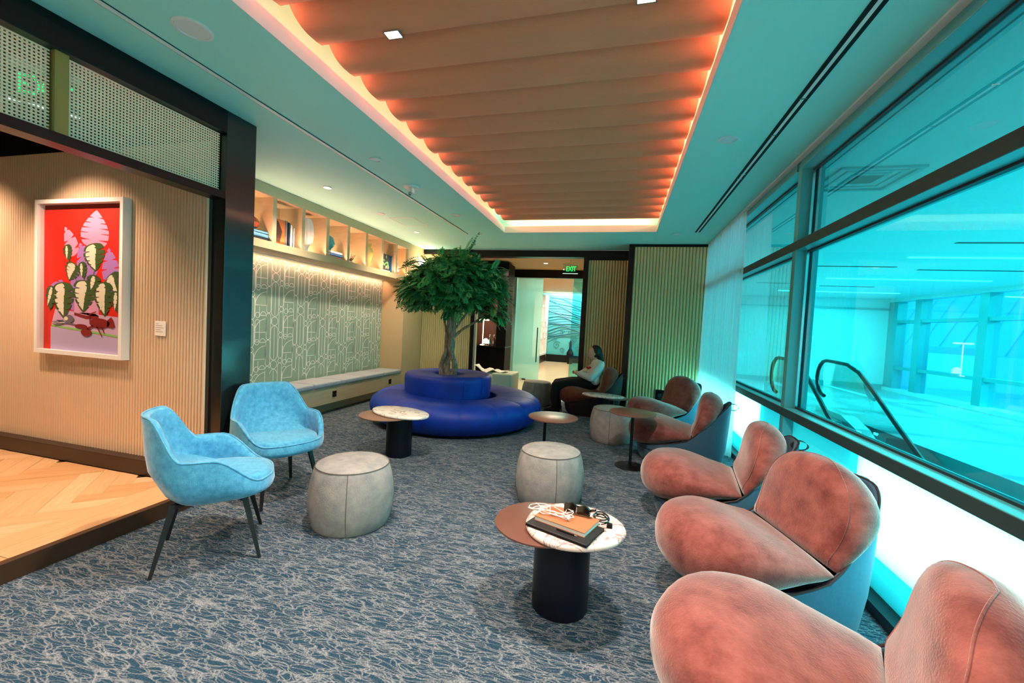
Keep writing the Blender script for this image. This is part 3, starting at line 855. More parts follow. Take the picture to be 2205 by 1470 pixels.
art('printed_table', M['ptable'], [[(.10, .70), (.97, .735), (1.0, .87), (.05, .815)]])
art('printed_table_front', P('print_lilac_front', hexc('c5b4e0'), .6), [[(.04, .83), (1.0, .885), (1.0, 1.0), (.04, 1.0)]])
art('printed_table_edge', M['plime'], [[(.05, .815), (1.0, .868), (1.0, .882), (.05, .829)]])
el = lambda cx, cy, rx, ry, n=20: [(cx + rx * math.cos(2 * PI * k / n), cy + ry * math.sin(2 * PI * k / n)) for k in range(n)]
art('printed_pot', M['ppot'], [[(.36, .545), (.68, .555), (.68, .745), (.36, .715)], el(.52, .735, .16, .02)])
art('printed_pot_band', M['dred'], [[(.36, .717), (.52, .735), (.68, .735), (.68, .755), (.52, .762), (.36, .738)]])
art('printed_pot_band', M['dred'], [[(.58, .535), (.68, .54), (.68, .56), (.58, .555)]])
art('printed_vase', M['pdark'], [[(.945, .62), (1.0, .62), (1.0, .86), (.955, .85), (.925, .80), (.925, .67)]])
art('printed_stems', M['pgrey'], [[(.50, .58), (.515, .58), (.49, .44), (.475, .44)], [(.54, .57), (.55, .57), (.64, .38), (.63, .38)], [(.44, .58), (.45, .58), (.33, .40), (.32, .40)], [(.60, .56), (.61, .56), (.80, .47), (.79, .465)], [(.42, .56), (.42, .55), (.20, .52), (.17, .56), (.18, .57)]])
for k_, (q_, s_) in enumerate((((.60, .215, .19, .115, 172, 4), 1), ((.25, .225, .115, .05, 165, 3), 0), ((.36, .36, .13, .085, 205, 3), 0), ((.45, .35, .12, .05, 165, 3), 0), ((.83, .43, .14, .085, 150, 3), 0), ((.20, .50, .25, .125, 176, 4), 1), ((.50, .48, .22, .125, 184, 4), 1), ((.74, .49, .23, .105, 176, 4), 1), ((.62, .44, .12, .075, 185, 3), 0), ((.90, .55, .15, .06, 172, 3), 0), ((.06, .53, .17, .06, 186, 3), 0))):
    art('printed_leaf', M['pgreen'], [mleaf(*q_)])
    if s_ or k_ in (2, 4):
        q2 = (q_[0], q_[1] + .008, q_[2] * .9, q_[3] * .78, q_[4], q_[5]); art('printed_leaf_highlight', M['pcream'], [mleaf(*q2, side=1)])
    art('printed_leaf_highlight', M['pcream'], [mleaf(q_[0], q_[1] + .01, q_[2] * .8, q_[3] * .3, q_[4] + 12, 2)])
art('printed_bulb', M['pgrey'], [el(.30, .765, .065, .028), [(.06, .795), (.22, .775), (.24, .785), (.05, .80)], [(.08, .815), (.24, .785), (.40, .805), (.42, .812), (.26, .80), (.12, .822)], [(.12, .775), (.24, .79), (.20, .80)]])
art('printed_bulb_highlight', M['pcream'], [el(.26, .765, .028, .014), [(.10, .805), (.25, .79), (.24, .797)]])
art('printed_lobster', M['dred'], [el(.70, .785, .13, .036), [(.80, .76), (.85, .735), (.87, .755), (.895, .80), (.86, .815), (.80, .805)], el(.46, .815, .085, .016), el(.53, .855, .07, .03), [(.54, .82), (.62, .80), (.62, .815), (.54, .84)], [(.57, .775), (.585, .775), (.575, .73), (.66, .705), (.655, .70), (.565, .72)], [(.66, .81), (.68, .81), (.74, .88), (.73, .882)], [(.72, .81), (.74, .81), (.77, .855), (.76, .857)]])
q = MB(); q.add([(-hw_ + fwid, .02, fwid), (hw_ - fwid, .02, fwid), (hw_ - fwid, .02, H_ - fwid), (-hw_ + fwid, .02, H_ - fwid)], [(0, 1, 2, 3)])
q.build('glazing', glassmat('picture_glass', (1, 1, 1), .25, 0, .02), pic)
t = thing('caption_card', 'small white caption card beside the framed picture', 'label', (-3.53, 2.495, 1.27))
boxo('card', (-.056, -.006, -.05), (.056, 0, .068), M['paper'], t, bevel=.002)
m = MB()
for k, ln in enumerate((.03, .07, .08, .05, .075)): m.box((-.045, -.0068, .045 - k * .016), (-.045 + ln, -.0058, .048 - k * .016))
m.build('printed_text', M['pgrey'], t)


# ================================================================== SHELF AND BENCH
sh = thing('wall_shelf', 'long ash wall shelf with open box compartments under the ceiling', 'shelf', (0, 0, 0))
SX = -4.10
boxo('bottom_board', (-4.6, 2.82, 2.205), (SX, 7.52, 2.30), M['oakshelf'], sh, bevel=.004)
boxo('top_fascia', (-4.6, 2.82, 2.83), (SX, 7.52, CZ - .002), M['oakshelf'], sh, bevel=.004)
boxo('back_panel', (-4.6, 2.82, 2.30), (-4.46, 7.35, 2.83), M['oakshelf'], sh)
for k in range(-2, 8):
    y = 4.16 + .47 * k
    boxo('divider', (-4.47, y - .03, 2.298), (SX, y + .03, 2.832), M['oakshelf'], sh, bevel=.004)
led = MB(); led.box((-4.56, 2.85, 2.198), (-4.50, 7.3, 2.205)); led.build('led_strip', M['white'], sh)
for k in range(-1, 8):
    y = 4.16 + .47 * k - .235
    if k < 0: continue
    area('niche_light', (-4.43, y, 2.312), (.25, 0, 1), .03, .34, 1.6, (1, .64, .38), xdir=(1, 0, 0))
    area('added_ceiling_wash_light', (-4.108, y, 2.312), (.8, 0, 1), .012, .36, 2.6, (1, .42, .26), xdir=(1, 0, 0))  # added light without a fixture, washes the ceiling before the shelf peach


def cy(k): return 4.16 + .47 * k - .235      # centre of compartment k


SZ = 2.301


def book(name, label, c, size, mat, rz=0, group=None, cat='book'):
    t_ = thing(name, label, cat, c, rz, group)
    x, y, z = size
    boxo('cover', (-x / 2, -y / 2, 0), (x / 2, y / 2, .004), mat, t_); boxo('cover', (-x / 2, -y / 2, z - .004), (x / 2, y / 2, z), mat, t_)
    boxo('spine', (x / 2 - .004, -y / 2, 0), (x / 2, y / 2, z), mat, t_); boxo('pages', (-x / 2 + .004, -y / 2 + .005, .004), (x / 2 - .004, y / 2 - .005, z - .004), M['paper'], t_)
    return t_


def upright(label, y, th, h, d, mat, group=None, x=-4.14):
    t_ = thing('book', label, 'book', (x, y, SZ), 0, group)
    boxo('cover', (-d, -th / 2, 0), (0, -th / 2 + .004, h), mat, t_); boxo('cover', (-d, th / 2 - .004, 0), (0, th / 2, h), mat, t_)
    boxo('spine', (-.004, -th / 2, 0), (0, th / 2, h), mat, t_); boxo('pages', (-d + .004, -th / 2 + .004, .005), (-.005, th / 2 - .004, h - .005), M['paper'], t_)
    return t_


bk = {k: P('book_' + k, hexc(h), .5) for k, h in dict(navy='1b2438', sky='5b9fc4', white='e9e7e2', grey='6d7176', teal='2f7f86', orange='b0602a', blue='1f5f9c', pinkish='d9a7a0', brown='3a231c').items()}
book('book', 'black book at the bottom of the stack under the amber vase', (-4.27, cy(0) + .10, SZ), (.24, .32, .035), bk['navy'])
book('book', 'wide pale blue book on the stack under the amber vase', (-4.27, cy(0) + .08, SZ + .035), (.23, .30, .045), bk['sky'])
book('book', 'second blue book from the top under the amber vase', (-4.27, cy(0) + .07, SZ + .08), (.22, .29, .03), bk['sky'])
t = thing('amber_vase', 'faceted amber glass vase on the book stack beside the black post', 'vase', (-4.24, cy(0) + .03, SZ + .111))
m = MB(); m.lathe([(.03, 0), (.075, .03), (.09, .08), (.07, .13), (.03, .16)], n=7, cap1=False); m.build('body', P('amber_glass', hexc('8a3c12'), .1, coat=.6), t)
m = MB(); m.lathe([(.03, .158), (.034, .168), (.024, .168), (.02, .14)], n=7, cap0=False, cap1=False); m.build('rim', P('amber_rim', hexc('c98a4a'), .1), t)
t = thing('art_book', 'large orange and brown picture book standing upright in the shelf', 'book', (-4.13, cy(1) - .10, SZ))
boxo('cover', (-.26, -.10, 0), (.0, .06, .30), bk['grey'], t); boxo('cover_picture', (.0, -.095, .005), (.002, .055, .295), bk['orange'], t)
m = MB(); m.add([(.0035, -.09, .03), (.0035, -.02, .02), (.0035, .01, .16), (.0035, -.05, .27), (.0035, -.085, .28)], [(0, 1, 2, 3, 4)]); m.build('cover_shape', bk['brown'], t)
for i, (lb, th, h, mt) in enumerate((('dark grey upright book beside the orange picture book', .035, .31, 'grey'), ('navy upright book in the second visible compartment', .03, .30, 'navy'), ('thick white upright book in the second visible compartment', .04, .28, 'white'), ('thin white upright book at the right of its row', .028, .25, 'white'))):
    upright(lb, cy(1) - .01 + i * .042, th, h, .2, bk[mt])
t = thing('ribbed_vase', 'tall white ribbed vase in the shelf', 'vase', (-4.28, cy(2) - .02, SZ))
m = MB(); rg = []
for r_, z in ((.055, 0), (.05, .05), (.062, .09), (.105, .15), (.12, .24), (.115, .36), (.085, .46)):
    rg.append([(r_ * (1 + .07 * math.cos(14 * a)) * math.cos(a), r_ * (1 + .07 * math.cos(14 * a)) * math.sin(a), z) for a in [2 * PI * k / 84 for k in range(84)]])
m.rings(rg, True, False); m.build('body', P('white_ceramic', (.85, .84, .82), .35), t, True, 60)
m = MB(); m.lathe([(.075, .455), (.04, .42)], n=24, cap0=False, cap1=False); m.build('inner_neck', bk['grey'], t, True)
for i, (lb, z, mt) in enumerate((('pink-white book at the bottom under the teal glass head', .0, 'pinkish'), ('blue-edged book in the middle under the teal glass head', .036, 'blue'), ('white book on top under the teal glass head', .07, 'white'))):
    book('book', lb, (-4.25, cy(3) + .02, SZ + z), (.22, .30 - .02 * i, .034), bk[mt])
t = thing('glass_head', 'teal glass head-shaped vase on a stack of books', 'vase', (-4.25, cy(3) - .03, SZ + .105))
m = MB(); rg = []
for r_, z, dx in ((.045, 0, 0), (.04, .03, 0), (.06, .06, .01), (.078, .11, .012), (.08, .16, .0), (.065, .20, 0), (.03, .225, 0)):
    rg.append([(dx + r_ * math.cos(a) * (1.12 if abs(a) < .5 and .05 < z < .15 else 1), r_ * .85 * math.sin(a), z) for a in [2 * PI * k / 24 - PI for k in range(24)]])
m.rings(rg); m.build('head', P('teal_glass', hexc('2f9aa8'), .12, coat=.5), t, True, 80)
m = MB(); m.tube([(.078, 0, .13), (.105, 0, .095), (.08, 0, .088)], [.006, .012, .006], 6); m.build('nose', P('teal_glass_nose', hexc('2f9aa8'), .12, coat=.5), t, True)
t = thing('coral_ornament', 'small grey branching coral ornament in the shelf', 'ornament', (-4.22, cy(4) - .03, SZ))
m = MB(); m.lathe([(.05, 0), (.05, .025), (.04, .03)], n=16); m.build('base', bk['white'], t)
m = MB(); r2 = random.Random(4)
for k in range(9):
    a = k * .7; e = (.10 * math.cos(a) * r2.uniform(.6, 1), .12 * math.sin(a) * r2.uniform(.6, 1), .09 + .07 * r2.random())
    m.tube([(0, 0, .02), (e[0] * .5, e[1] * .5, .07), e], [.014, .012, .009], 6)
m.build('branches', P('coral_grey', hexc('8f8268'), .8), t, True)
t = thing('amphora', 'pale yellow-green two-handled amphora vase in the shelf', 'vase', (-4.24, cy(5), SZ))
m = MB(); m.lathe([(.03, 0), (.034, .02), (.05, .10), (.085, .22), (.09, .28), (.05, .335), (.042, .37), (.065, .41)], n=24, cap1=False); m.build('body', P('celadon', hexc('c9c27a'), .3), t, True, 60)
for sg in (-1, 1):
    m = MB(); m.tube([(0, sg * .045, .37), (0, sg * .10, .385), (0, sg * .125, .34), (0, sg * .085, .27)], .010, 6); m.build('handle', P('celadon_handle', hexc('c9c27a'), .3), t, True)
t = thing('plant_book', 'dark picture book with green leaves on its cover, lying wide in the shelf', 'book', (-4.13, cy(6) - .06, SZ + .03))
boxo('cover', (-.22, -.12, 0), (0, .11, .27), bk['navy'], t)
m = MB(); r2 = random.Random(9)
for k in range(16):
    cy0, cz0 = r2.uniform(-.10, .09), r2.uniform(.04, .24); a = r2.uniform(0, PI)
    m.add([(.001 + k * .0001, cy0 + .035 * math.cos(a + s) * f, cz0 + .035 * math.sin(a + s) * f) for s, f in ((0, 1), (1.3, .5), (PI, 1), (PI + 1.3, .5))], [(0, 1, 2, 3)])
m.build('printed_leaves', M['leaf'][2], t)
book('book', 'flat white book under the leafy picture book', (-4.25, cy(6) - .04, SZ), (.22, .28, .029), bk['white'])
upright('blue upright book beside the leafy picture book', cy(6) + .125, .03, .30, .2, bk['blue'])
upright('thin pale upright book beside the blue one', cy(6) + .165, .025, .28, .2, bk['white'])
t = thing('white_sculpture', 'smooth white pebble sculpture in the last compartment', 'ornament', (-4.22, cy(7) - .05, SZ))
m = MB(); m.lathe([(.04, 0), (.065, .06), (.07, .14), (.045, .23), (.02, .29)], n=18); m.build('body', P('white_stone', (.85, .8, .78), .5), t, True, 80)

bench = thing('bench', 'long built-in ash bench along the patterned wallpaper wall', 'bench', (0, 0, 0))
boxo('seat_box', (-4.6, 2.70, .15), (-4.10, 7.33, .40), M['oakshelf'], bench, bevel=.005)
boxo('toe_kick', (-4.6, 2.70, 0), (-4.25, 7.33, .15), M['oakshelf'], bench)
for y in (5.36, 6.92):
    o = boxo('power_outlet', (-4.102, y - .045, .235), (-4.094, y + .045, .325), M['blackmatte'], bench, bevel=.003)
    m = MB()
    for dy in (-.02, .02): m.box((-4.093, y + dy - .008, .265), (-4.0925, y + dy + .008, .295))
    m.build('socket', M['gasket'], o)
cl = [('nearest visible', 4.34), ('second', 4.94), ('third', 5.54), ('fourth', 6.14), ('last, end', 6.74)]
for k in range(5):
    y0 = 4.32 + k * .598
    m = MB(); m.box((-4.55, y0 + .008, .401), (-4.085, y0 + .590, .475))
    o = m.build('seat_cushion', M['cushion'], None, bevel=.022, seg=3)
    tag(o, ['grey bench cushion behind the blue chair', 'grey bench cushion second from the blue chair', 'grey bench cushion in the middle of the bench', 'grey bench cushion second from the far end of the bench', 'pale grey bench cushion at the far end of the bench'][k], 'cushion', 'grey cushions on the wall bench')
m = MB(); m.box((1.0, 0, 0), (1.0, 0, 0))

# wall outlet on the fluted block
t = thing('wall_outlet', 'black outlet box low on the fluted panel behind the far pink chair', 'outlet', (.73, 7.53, .38))
boxo('box', (-.07, -.02, -.09), (.07, .01, .09), M['blackmatte'], t, bevel=.004); boxo('socket', (-.03, -.023, -.03), (.03, -.019, .03), M['gasket'], t)

# ================================================================== CURTAIN
m = MB(); n = 150; vs_ = []; fs_ = []
for i in range(n + 1):
    y = 5.50 + 1.98 * i / n
    x = 1.355 + .035 * math.sin(i * .62) + .012 * math.sin(i * 1.7)
    for k in range(9):
        z = .015 + (CZ - .03) * k / 8
        x2 = 1.355 + (x - 1.355) * (1.0 - .25 * k / 8); vs_.append((x2 - .02 * (1 - k / 8), y - .12 * (1 - k / 8) * (1 - i / n), z))
for i in range(n):
    for k in range(8): a = i * 9 + k; fs_.append((a, a + 9, a + 10, a + 1))
m.add(vs_, fs_); cur = tag(m.build('curtain', M['sheer'], None, True, None), 'floor-length white sheer curtain gathered at the far end of the windows', 'curtain')
boxo('curtain_track', (1.33, 5.4, CZ - .02), (1.38, 7.5, CZ - .012), M['white'], cur)
m = MB(); m.box((1.33, 5.4, .0), (1.33, 5.4, .0))


# ================================================================== LOUNGE CHAIRS
def cushion_loft(axis, W, T, n_s=22, n_a=28, e=2.6):
    m_ = MB(); rg = []
    for i in range(n_s + 1):
        s = i / n_s; s = s if s < .5 else .5 + .5 * math.sin((s - .5) * PI)
        c, nrm = axis(s); w_, t_ = max(W(s), .004), max(T(s), .003); r_ = []
        for k in range(n_a):
            a = 2 * PI * k / n_a; ca, sa = math.cos(a), math.sin(a)
            yy = w_ * math.copysign(abs(ca) ** (2 / e), ca); tt = t_ * math.copysign(abs(sa) ** (2 / 2.4), sa)
            r_.append((c[0] + nrm[0] * tt, yy, c[1] + nrm[1] * tt))
        rg.append(r_)
    m_.rings(rg); return m_


def pk(s, a, b): return max(0., (s - a) / (b - a))


seatW = lambda s: (.345 + .04 * math.sin(PI * min(1, s * 1.1))) * max(0, 1 - pk(s, .42, 1) ** 2.7) ** .5
seatT = lambda s: (.055 + .112 * smooth01(s * 1.5)) * max(0, 1 - pk(s, .74, 1) ** 2.4) ** .5 * min(1, .35 + s * 9)
seatAx = lambda s: ((.0 + .70 * s, .345 - .035 * s + .01 * math.sin(PI * s)), (.06, 1))
backW = lambda s: (.335 + .035 * math.sin(PI * min(1, s * 1.15))) * max(0, 1 - pk(s, .35, 1) ** 2.9) ** .5
backT = lambda s: (.055 + .07 * smooth01(s * 1.5)) * max(0, 1 - pk(s, .74, 1) ** 2.3) ** .5 * min(1, .35 + s * 9)
backAx = lambda s: ((-.02 - .17 * s - .035 * math.sin(PI * s), .36 + .455 * s), (.94, .30))


def seam_tube(axis, W, T, r=.005, off=.55):
    pts = []
    N = 40
    for sg in (1, -1):
        rr = []
        for i in range(N + 1):
            s = .02 + .978 * math.sin(PI / 2 * i / N); c, nrm = axis(s)
            a = .62; e = 2.6
            rr.append((c[0] + nrm[0] * T(s) * math.sin(a) ** (2 / 2.4) * 1.0, sg * W(s) * math.cos(a) ** (2 / e), c[1] + nrm[1] * T(s) * math.sin(a) ** (2 / 2.4)))
        pts += rr if sg == 1 else rr[::-1]
    m_ = MB(); m_.tube(pts, r, 5); return m_


def lounge_chair(label, loc, face, fab='pink', group='salmon lounge chairs along the windows'):
    t_ = thing('lounge_chair', label, 'armchair', (loc[0], loc[1], 0), R(face), group)
    cushion_loft(seatAx, seatW, seatT).build('seat', M[fab], t_, True, None)
    bko = cushion_loft(backAx, backW, backT).build('backrest', M[fab], t_, True, None)
    seam_tube(backAx, backW, backT, .0035).build('piping', M[fab], bko, True, None)
    # wrapped outer shell
    m_ = MB(); rg = []
    N = 56
    lev = [(0.0, .90), (.04, .915), (.30, .965), (.62, .99), (.92, 1.0), (1.0, .985)]
    for f, sc_ in lev:
        r_ = []
        for k in range(N):
            a = 2 * PI * k / N; ca, sa = math.cos(a), math.sin(a)
            t0 = max(0., (-ca + .05) / 1.05)
            xl = .115 + .47 * math.copysign(abs(ca) ** .80, ca)
            h = (.325 - .165 * (xl / .585) ** .75) if xl >= 0 else (.325 + .385 * min(1, -xl / .34) ** .95)
            ex = .80
            x = .115 + .47 * math.copysign(abs(ca) ** ex, ca) * sc_; y = .368 * math.copysign(abs(sa) ** ex, sa) * sc_ * (1 - .06 * t0 * f)
            x -= .02 * t0 * f
            r_.append((x, y, .012 + h * f))
        rg.append(r_)
    inner = []
    for k in range(N):
        x, y, z = rg[-1][k]; inner.append((.115 + (x - .115) * .965, y * .955, z - .003))
    rg.append(inner); rg.append([(.115 + (x - .115) * .90, y * .90, min(z - .02, .25)) for x, y, z in inner]); rg.append([(.115 + (x - .115) * .7, y * .7, min(z - .03, .20)) for x, y, z in inner])
    m_.rings(rg, True, True); shl = m_.build('shell', M['shell' if fab == 'pink' else 'shelldark'], t_, True, 50)
    m_ = MB(); ring = [(v[0], v[1] * 1.0, v[2] + .002) for v in rg[5]]
    m_.tube(ring + [ring[0]], .007, 5, False); m_.build('shell_piping', M['shelldark'], shl, True, None)
    m_ = MB(); r0 = [(.115 + (x - .115) * .985, y * .985, 0.) for x, y, z in rg[0]]; m_.rings([r0, [(x, y, .013) for x, y, z in r0]]); m_.build('plinth', M['shelldark'], t_)
    # dark front band under the seat
    m_ = MB(); band = []
    for f in (.02, .5, 1.0):
        rr = []
        for k in range(25):
            a = -1.45 + 2.9 * k / 24; ca, sa = math.cos(a), math.sin(a)
            sc_ = (.905 + .09 * f) * 1.006
            rr.append((.115 + .47 * math.copysign(abs(ca) ** .8, ca) * sc_, .368 * math.copysign(abs(sa) ** .8, sa) * sc_, .012 + (.150 + .0 * ca) * f))
        band.append(rr)
    m_.rings(band, False, False, False); m_.build('front_band', M['shelldark'], t_, True)
    # carrying strap at the top of the back
    m_ = MB(); c = Vector((-.335, 0, .685)); pts = []
    for k in range(17):
        a = 2 * PI * k / 16; pts.append((c.x - .055 * (1 - math.cos(a)) * .95, 0, c.z + .035 * math.sin(a)))
    rgs = []
    for i, p in enumerate(pts):
        a = 2 * PI * i / 16; nx, nz = -math.cos(a), math.sin(a)
        rgs.append([(p[0] + nx * .003, -.014, p[2] + nz * .003), (p[0] + nx * .003, .014, p[2] + nz * .003), (p[0] - nx * .003, .014, p[2] - nz * .003), (p[0] - nx * .003, -.014, p[2] - nz * .003)])
    m_.rings(rgs, False, False); m_.build('strap', M['framedark'], t_, True)
    return t_


lounge_chair('salmon lounge chair nearest the camera, partly cut off at the corner', (.85, 1.46), 156)
lounge_chair('salmon lounge chair second from the camera, beside the marble table', (.955, 2.57), 195)
lounge_chair('salmon lounge chair in the middle of the window row, strap visible', (.93, 3.48), 172)
lounge_chair('salmon lounge chair seen from its grey-blue shell side, fourth along the windows', (.86, 5.02), 168)
lounge_chair('salmon lounge chair farthest along the windows, against the fluted panel', (.83, 6.56), 208)
lounge_chair('salmon rust lounge chair the person sits in', (-.27, 7.25), 180, 'shaded', None)


# ================================================================== BLUE TUB CHAIRS
def tub_chair(label, loc, face):
    t_ = thing('tub_chair', label, 'chair', (loc[0], loc[1], 0), R(face), 'blue tub chairs by the wooden platform')

    def outline(a, sc_):
        ca, sa = math.cos(a), math.sin(a)
        x = -.02 + (.335 if ca > 0 else .265) * math.copysign(abs(ca) ** .85, ca) * sc_
        y = .315 * math.copysign(abs(sa) ** .85, sa) * sc_
        return x, y

    def top(a):
        c = -math.cos(a)                      # 1 at the back, -1 at the front
        arms = .455 + .165 * smooth01((c + .80) / .75)
        back = .225 * smooth01((c - .30) / .52)
        return arms + back
    N = 72; rg = []
    for f in (0, .12, .25, .42, .6, .8, .94, 1.0):
        r_ = []
        for k in range(N):
            a = 2 * PI * k / N; h = top(a); c = -math.cos(a)
            sc_ = .56 + .44 * min(1, f / .45) ** .55 + .02 * math.sin(PI * f)
            x, y = outline(a, sc_)
            z = .345 + (h - .345) * f
            lean = max(0, z - .45)
            x -= lean * .12 * max(0, c) ; y *= 1 - .22 * max(0, c) ** 2 * smooth01((z - .55) / .3)
            r_.append((x, y, z))
        rg.append(r_)
    th = .036
    outer_top = rg[-1]
    for f, drop in ((.5, -.010), (1.0, .004), (1.0, .06), (1.05, .14), (1.1, .25)):
        r_ = []
        for k in range(N):
            a = 2 * PI * k / N; x, y, z = outer_top[k]
            L = math.hypot(x + .02, y); q_ = max(.3, 1 - th * f / max(L, .05))
            z2 = max(.43, z - drop); lean = (z - z2) * .12 * max(0, -math.cos(a))
            r_.append((-.02 + (x + .02) * q_ + lean, y * q_, z2))
        rg.append(r_)
    m_ = MB(); m_.rings(rg, True, True); shl = m_.build('shell', M['bluefab'], t_, True, None)
    pp = [(x * .99, y * .99, z + .008) for x, y, z in outer_top]
    m_ = MB(); m_.tube(pp + [pp[0]], .006, 5, False); m_.build('piping', M['bluefab'], shl, True, None)
    # seat pad
    m_ = MB(); rg2 = []
    for sc_, z in ((.80, .425), (.86, .44), (.875, .46), (.85, .478), (.70, .486), (.3, .488)):
        rr = []
        for k in range(48):
            a = 2 * PI * k / 48; x, y = outline(a, sc_); rr.append((x + .035, y * .93, z))
        rg2.append(rr)
    m_.rings(rg2); m_.build('seat', M['bluefab'], t_, True, None)
    for sx_, sy in ((1, 1), (1, -1), (-1, 1), (-1, -1)):
        m_ = MB(); m_.tube([(sx_ * .165, sy * .165, .365), (sx_ * .25, sy * .225, 0)], [.021, .012], 4); m_.build('leg', M['navyleg'], t_)
    m_ = MB()
    m_.obox((0, 0, .352), (1, 1, 0), (-1, 1, 0), (0, 0, 1), .24, .02, .01); m_.obox((0, 0, .352), (1, -1, 0), (1, 1, 0), (0, 0, 1), .24, .02, .01)
    m_.build('underframe', M['navyleg'], t_)
    return t_


tub_chair('blue tub chair seen from behind its arm, nearer the camera', (-2.32, 1.955), 45)
tub_chair('blue tub chair facing the room, before the black post', (-2.60, 2.74), -22)


# ================================================================== POUFS
def pouf(label, x, y, rz):
    t_ = thing('pouf', label, 'pouf', (x, y, 0), rz, 'grey barrel poufs')
    m_ = MB(); m_.lathe([(.25, 0), (.262, .012), (.28, .10), (.287, .18), (.282, .27), (.268, .35), (.252, .402), (.243, .418)], n=48, cap1=True); m_.build('body', M['pouf'], t_, True, 40)
    m_ = MB(); m_.lathe([(.244, .415), (.225, .428), (.12, .436), (.002, .438)], n=48, cap0=False); m_.build('top_panel', M['pouf'], t_, True, None)
    m_ = MB(); m_.tube([(.245 * math.cos(2 * PI * k / 48), .245 * math.sin(2 * PI * k / 48), .4185) for k in range(49)], .0035, 5, False); m_.build('seam', M['poufseam'], t_, True)
    for k in range(4):
        a = PI / 2 * k; m_ = MB(); m_.tube([(r_ * math.cos(a), r_ * math.sin(a), z) for r_, z in ((.262, .012), (.2805, .10), (.2875, .18), (.2825, .27), (.2685, .35), (.2525, .402), (.246, .418))], .0028, 5); m_.build('seam', M['poufseam'], t_, True)
    return t_


pouf('grey barrel pouf nearest the blue chairs, with a pale pinkish top', -1.775, 2.55, R(-62))
pouf('grey barrel pouf behind the pink marble table', -.50, 3.44, R(20))
pouf('grey barrel pouf beside the dark pedestal table, before the far chairs', -.03, 5.62, R(-95))
pouf('grey barrel pouf at the far right of the blue round seat', -1.43, 7.60, R(0))


# ================================================================== TABLES
def blob(cx, cy_, pts_r, rot=0, n=56):
    out = []
    for k in range(n):
        a = 2 * PI * k / n; r_ = pts_r(a - rot); out.append((cx + r_ * math.cos(a), cy_ + r_ * math.sin(a)))
    return out


def slab(poly, z0, z1, rr=.008):
    cx = sum(p[0] for p in poly) / len(poly); cy_ = sum(p[1] for p in poly) / len(poly)
    def ins(d): return [(cx + (x - cx) * (1 - d / math.hypot(x - cx, y - cy_)), cy_ + (y - cy_) * (1 - d / math.hypot(x - cx, y - cy_))) for x, y in poly]
    m_ = MB(); m_.rings([[(x, y, z) for x, y in ins(d)] for d, z in ((rr, z0), (rr * .3, z0 + rr * .3), (0, z0 + rr), (0, z1 - rr), (rr * .3, z1 - rr * .3), (rr, z1))]); return m_


def drum_table(label, cyl, r, disc, dr, zd, marble, mmat, mats):
    t_ = thing('side_table', label, 'table', (cyl[0], cyl[1], 0))
    o_ = lambda p: (p[0] - cyl[0], p[1] - cyl[1])
    m_ = MB(); m_.lathe([(r - .006, 0), (r, .006), (r, zd - .016), (r - .004, zd - .012)], n=48); m_.build('drum_base', M['navydrum'], t_, True, 40)
    d = o_(disc); m_ = slab([(d[0] + dr * math.cos(2 * PI * k / 56), d[1] + dr * math.sin(2 * PI * k / 56)) for k in range(56)], zd - .012, zd - .001, .003); m_.build('metal_disc', M[mats], t_, True, 40)
    c, fn, rot = marble; c = o_(c); m_ = slab(blob(c[0], c[1], fn, rot), zd, zd + .028, .011); m_.build('marble_top', M[mmat], t_, True, 60)
    return t_


drum_table('low table with a pink marble top, brown disc and navy drum, piled with a notebook', (-.222, 2.135), .145, (-.335, 2.12), .245, .432,
           ((-.165, 2.105), lambda a: .245 * (1 + .03 * math.cos(2 * a) + .025 * math.cos(3 * a + 1)), R(20)), 'marblepink', 'mauve')
drum_table('low table with a white marble slab and brown disc before the blue round seat', (-2.22, 3.98), .135, (-2.30, 3.86), .285, .452,
           ((-2.19, 3.93), lambda a: .25 / math.sqrt((math.cos(a) / 1.45) ** 2 + (math.sin(a) / .86) ** 2), R(-18)), 'marblewhite', 'taupe')
drum_table('low table with a pale pink marble slab beside the seated person', (-.15, 6.50), .13, (-.02, 6.50), .21, .430,
           ((-.19, 6.49), lambda a: .24 / math.sqrt((math.cos(a) / 1.35) ** 2 + (math.sin(a) / .75) ** 2), R(-8)), 'marblepink', 'mauve')


def pedestal(label, top, base, dr, z, mat):
    t_ = thing('pedestal_table', label, 'table', (base[0], base[1], 0))
    dx, dy = top[0] - base[0], top[1] - base[1]
    m_ = slab([(dx + dr * math.cos(2 * PI * k / 48), dy + dr * math.sin(2 * PI * k / 48)) for k in range(48)], z - .014, z, .004); m_.build('tabletop', M[mat], t_, True, 40)
    m_ = MB(); m_.tube([(0, 0, .012), (0, 0, z - .012)], .016, 14); m_.build('pole', M['pole'], t_, True)
    m_ = MB(); m_.lathe([(.155, 0), (.158, .004), (.155, .010), (.05, .014), (.02, .02)], n=40); m_.build('base', M['pole'], t_, True, 40)
    return t_


pedestal('thin brown round pedestal table before the blue round seat', (-.60, 4.15), (-.69, 4.22), .25, .55, 'mauve')
pedestal('dark round pedestal table with a visible disc foot beside the fourth pink chair', (.19, 4.68), (.19, 4.60), .25, .575, 'mauve')

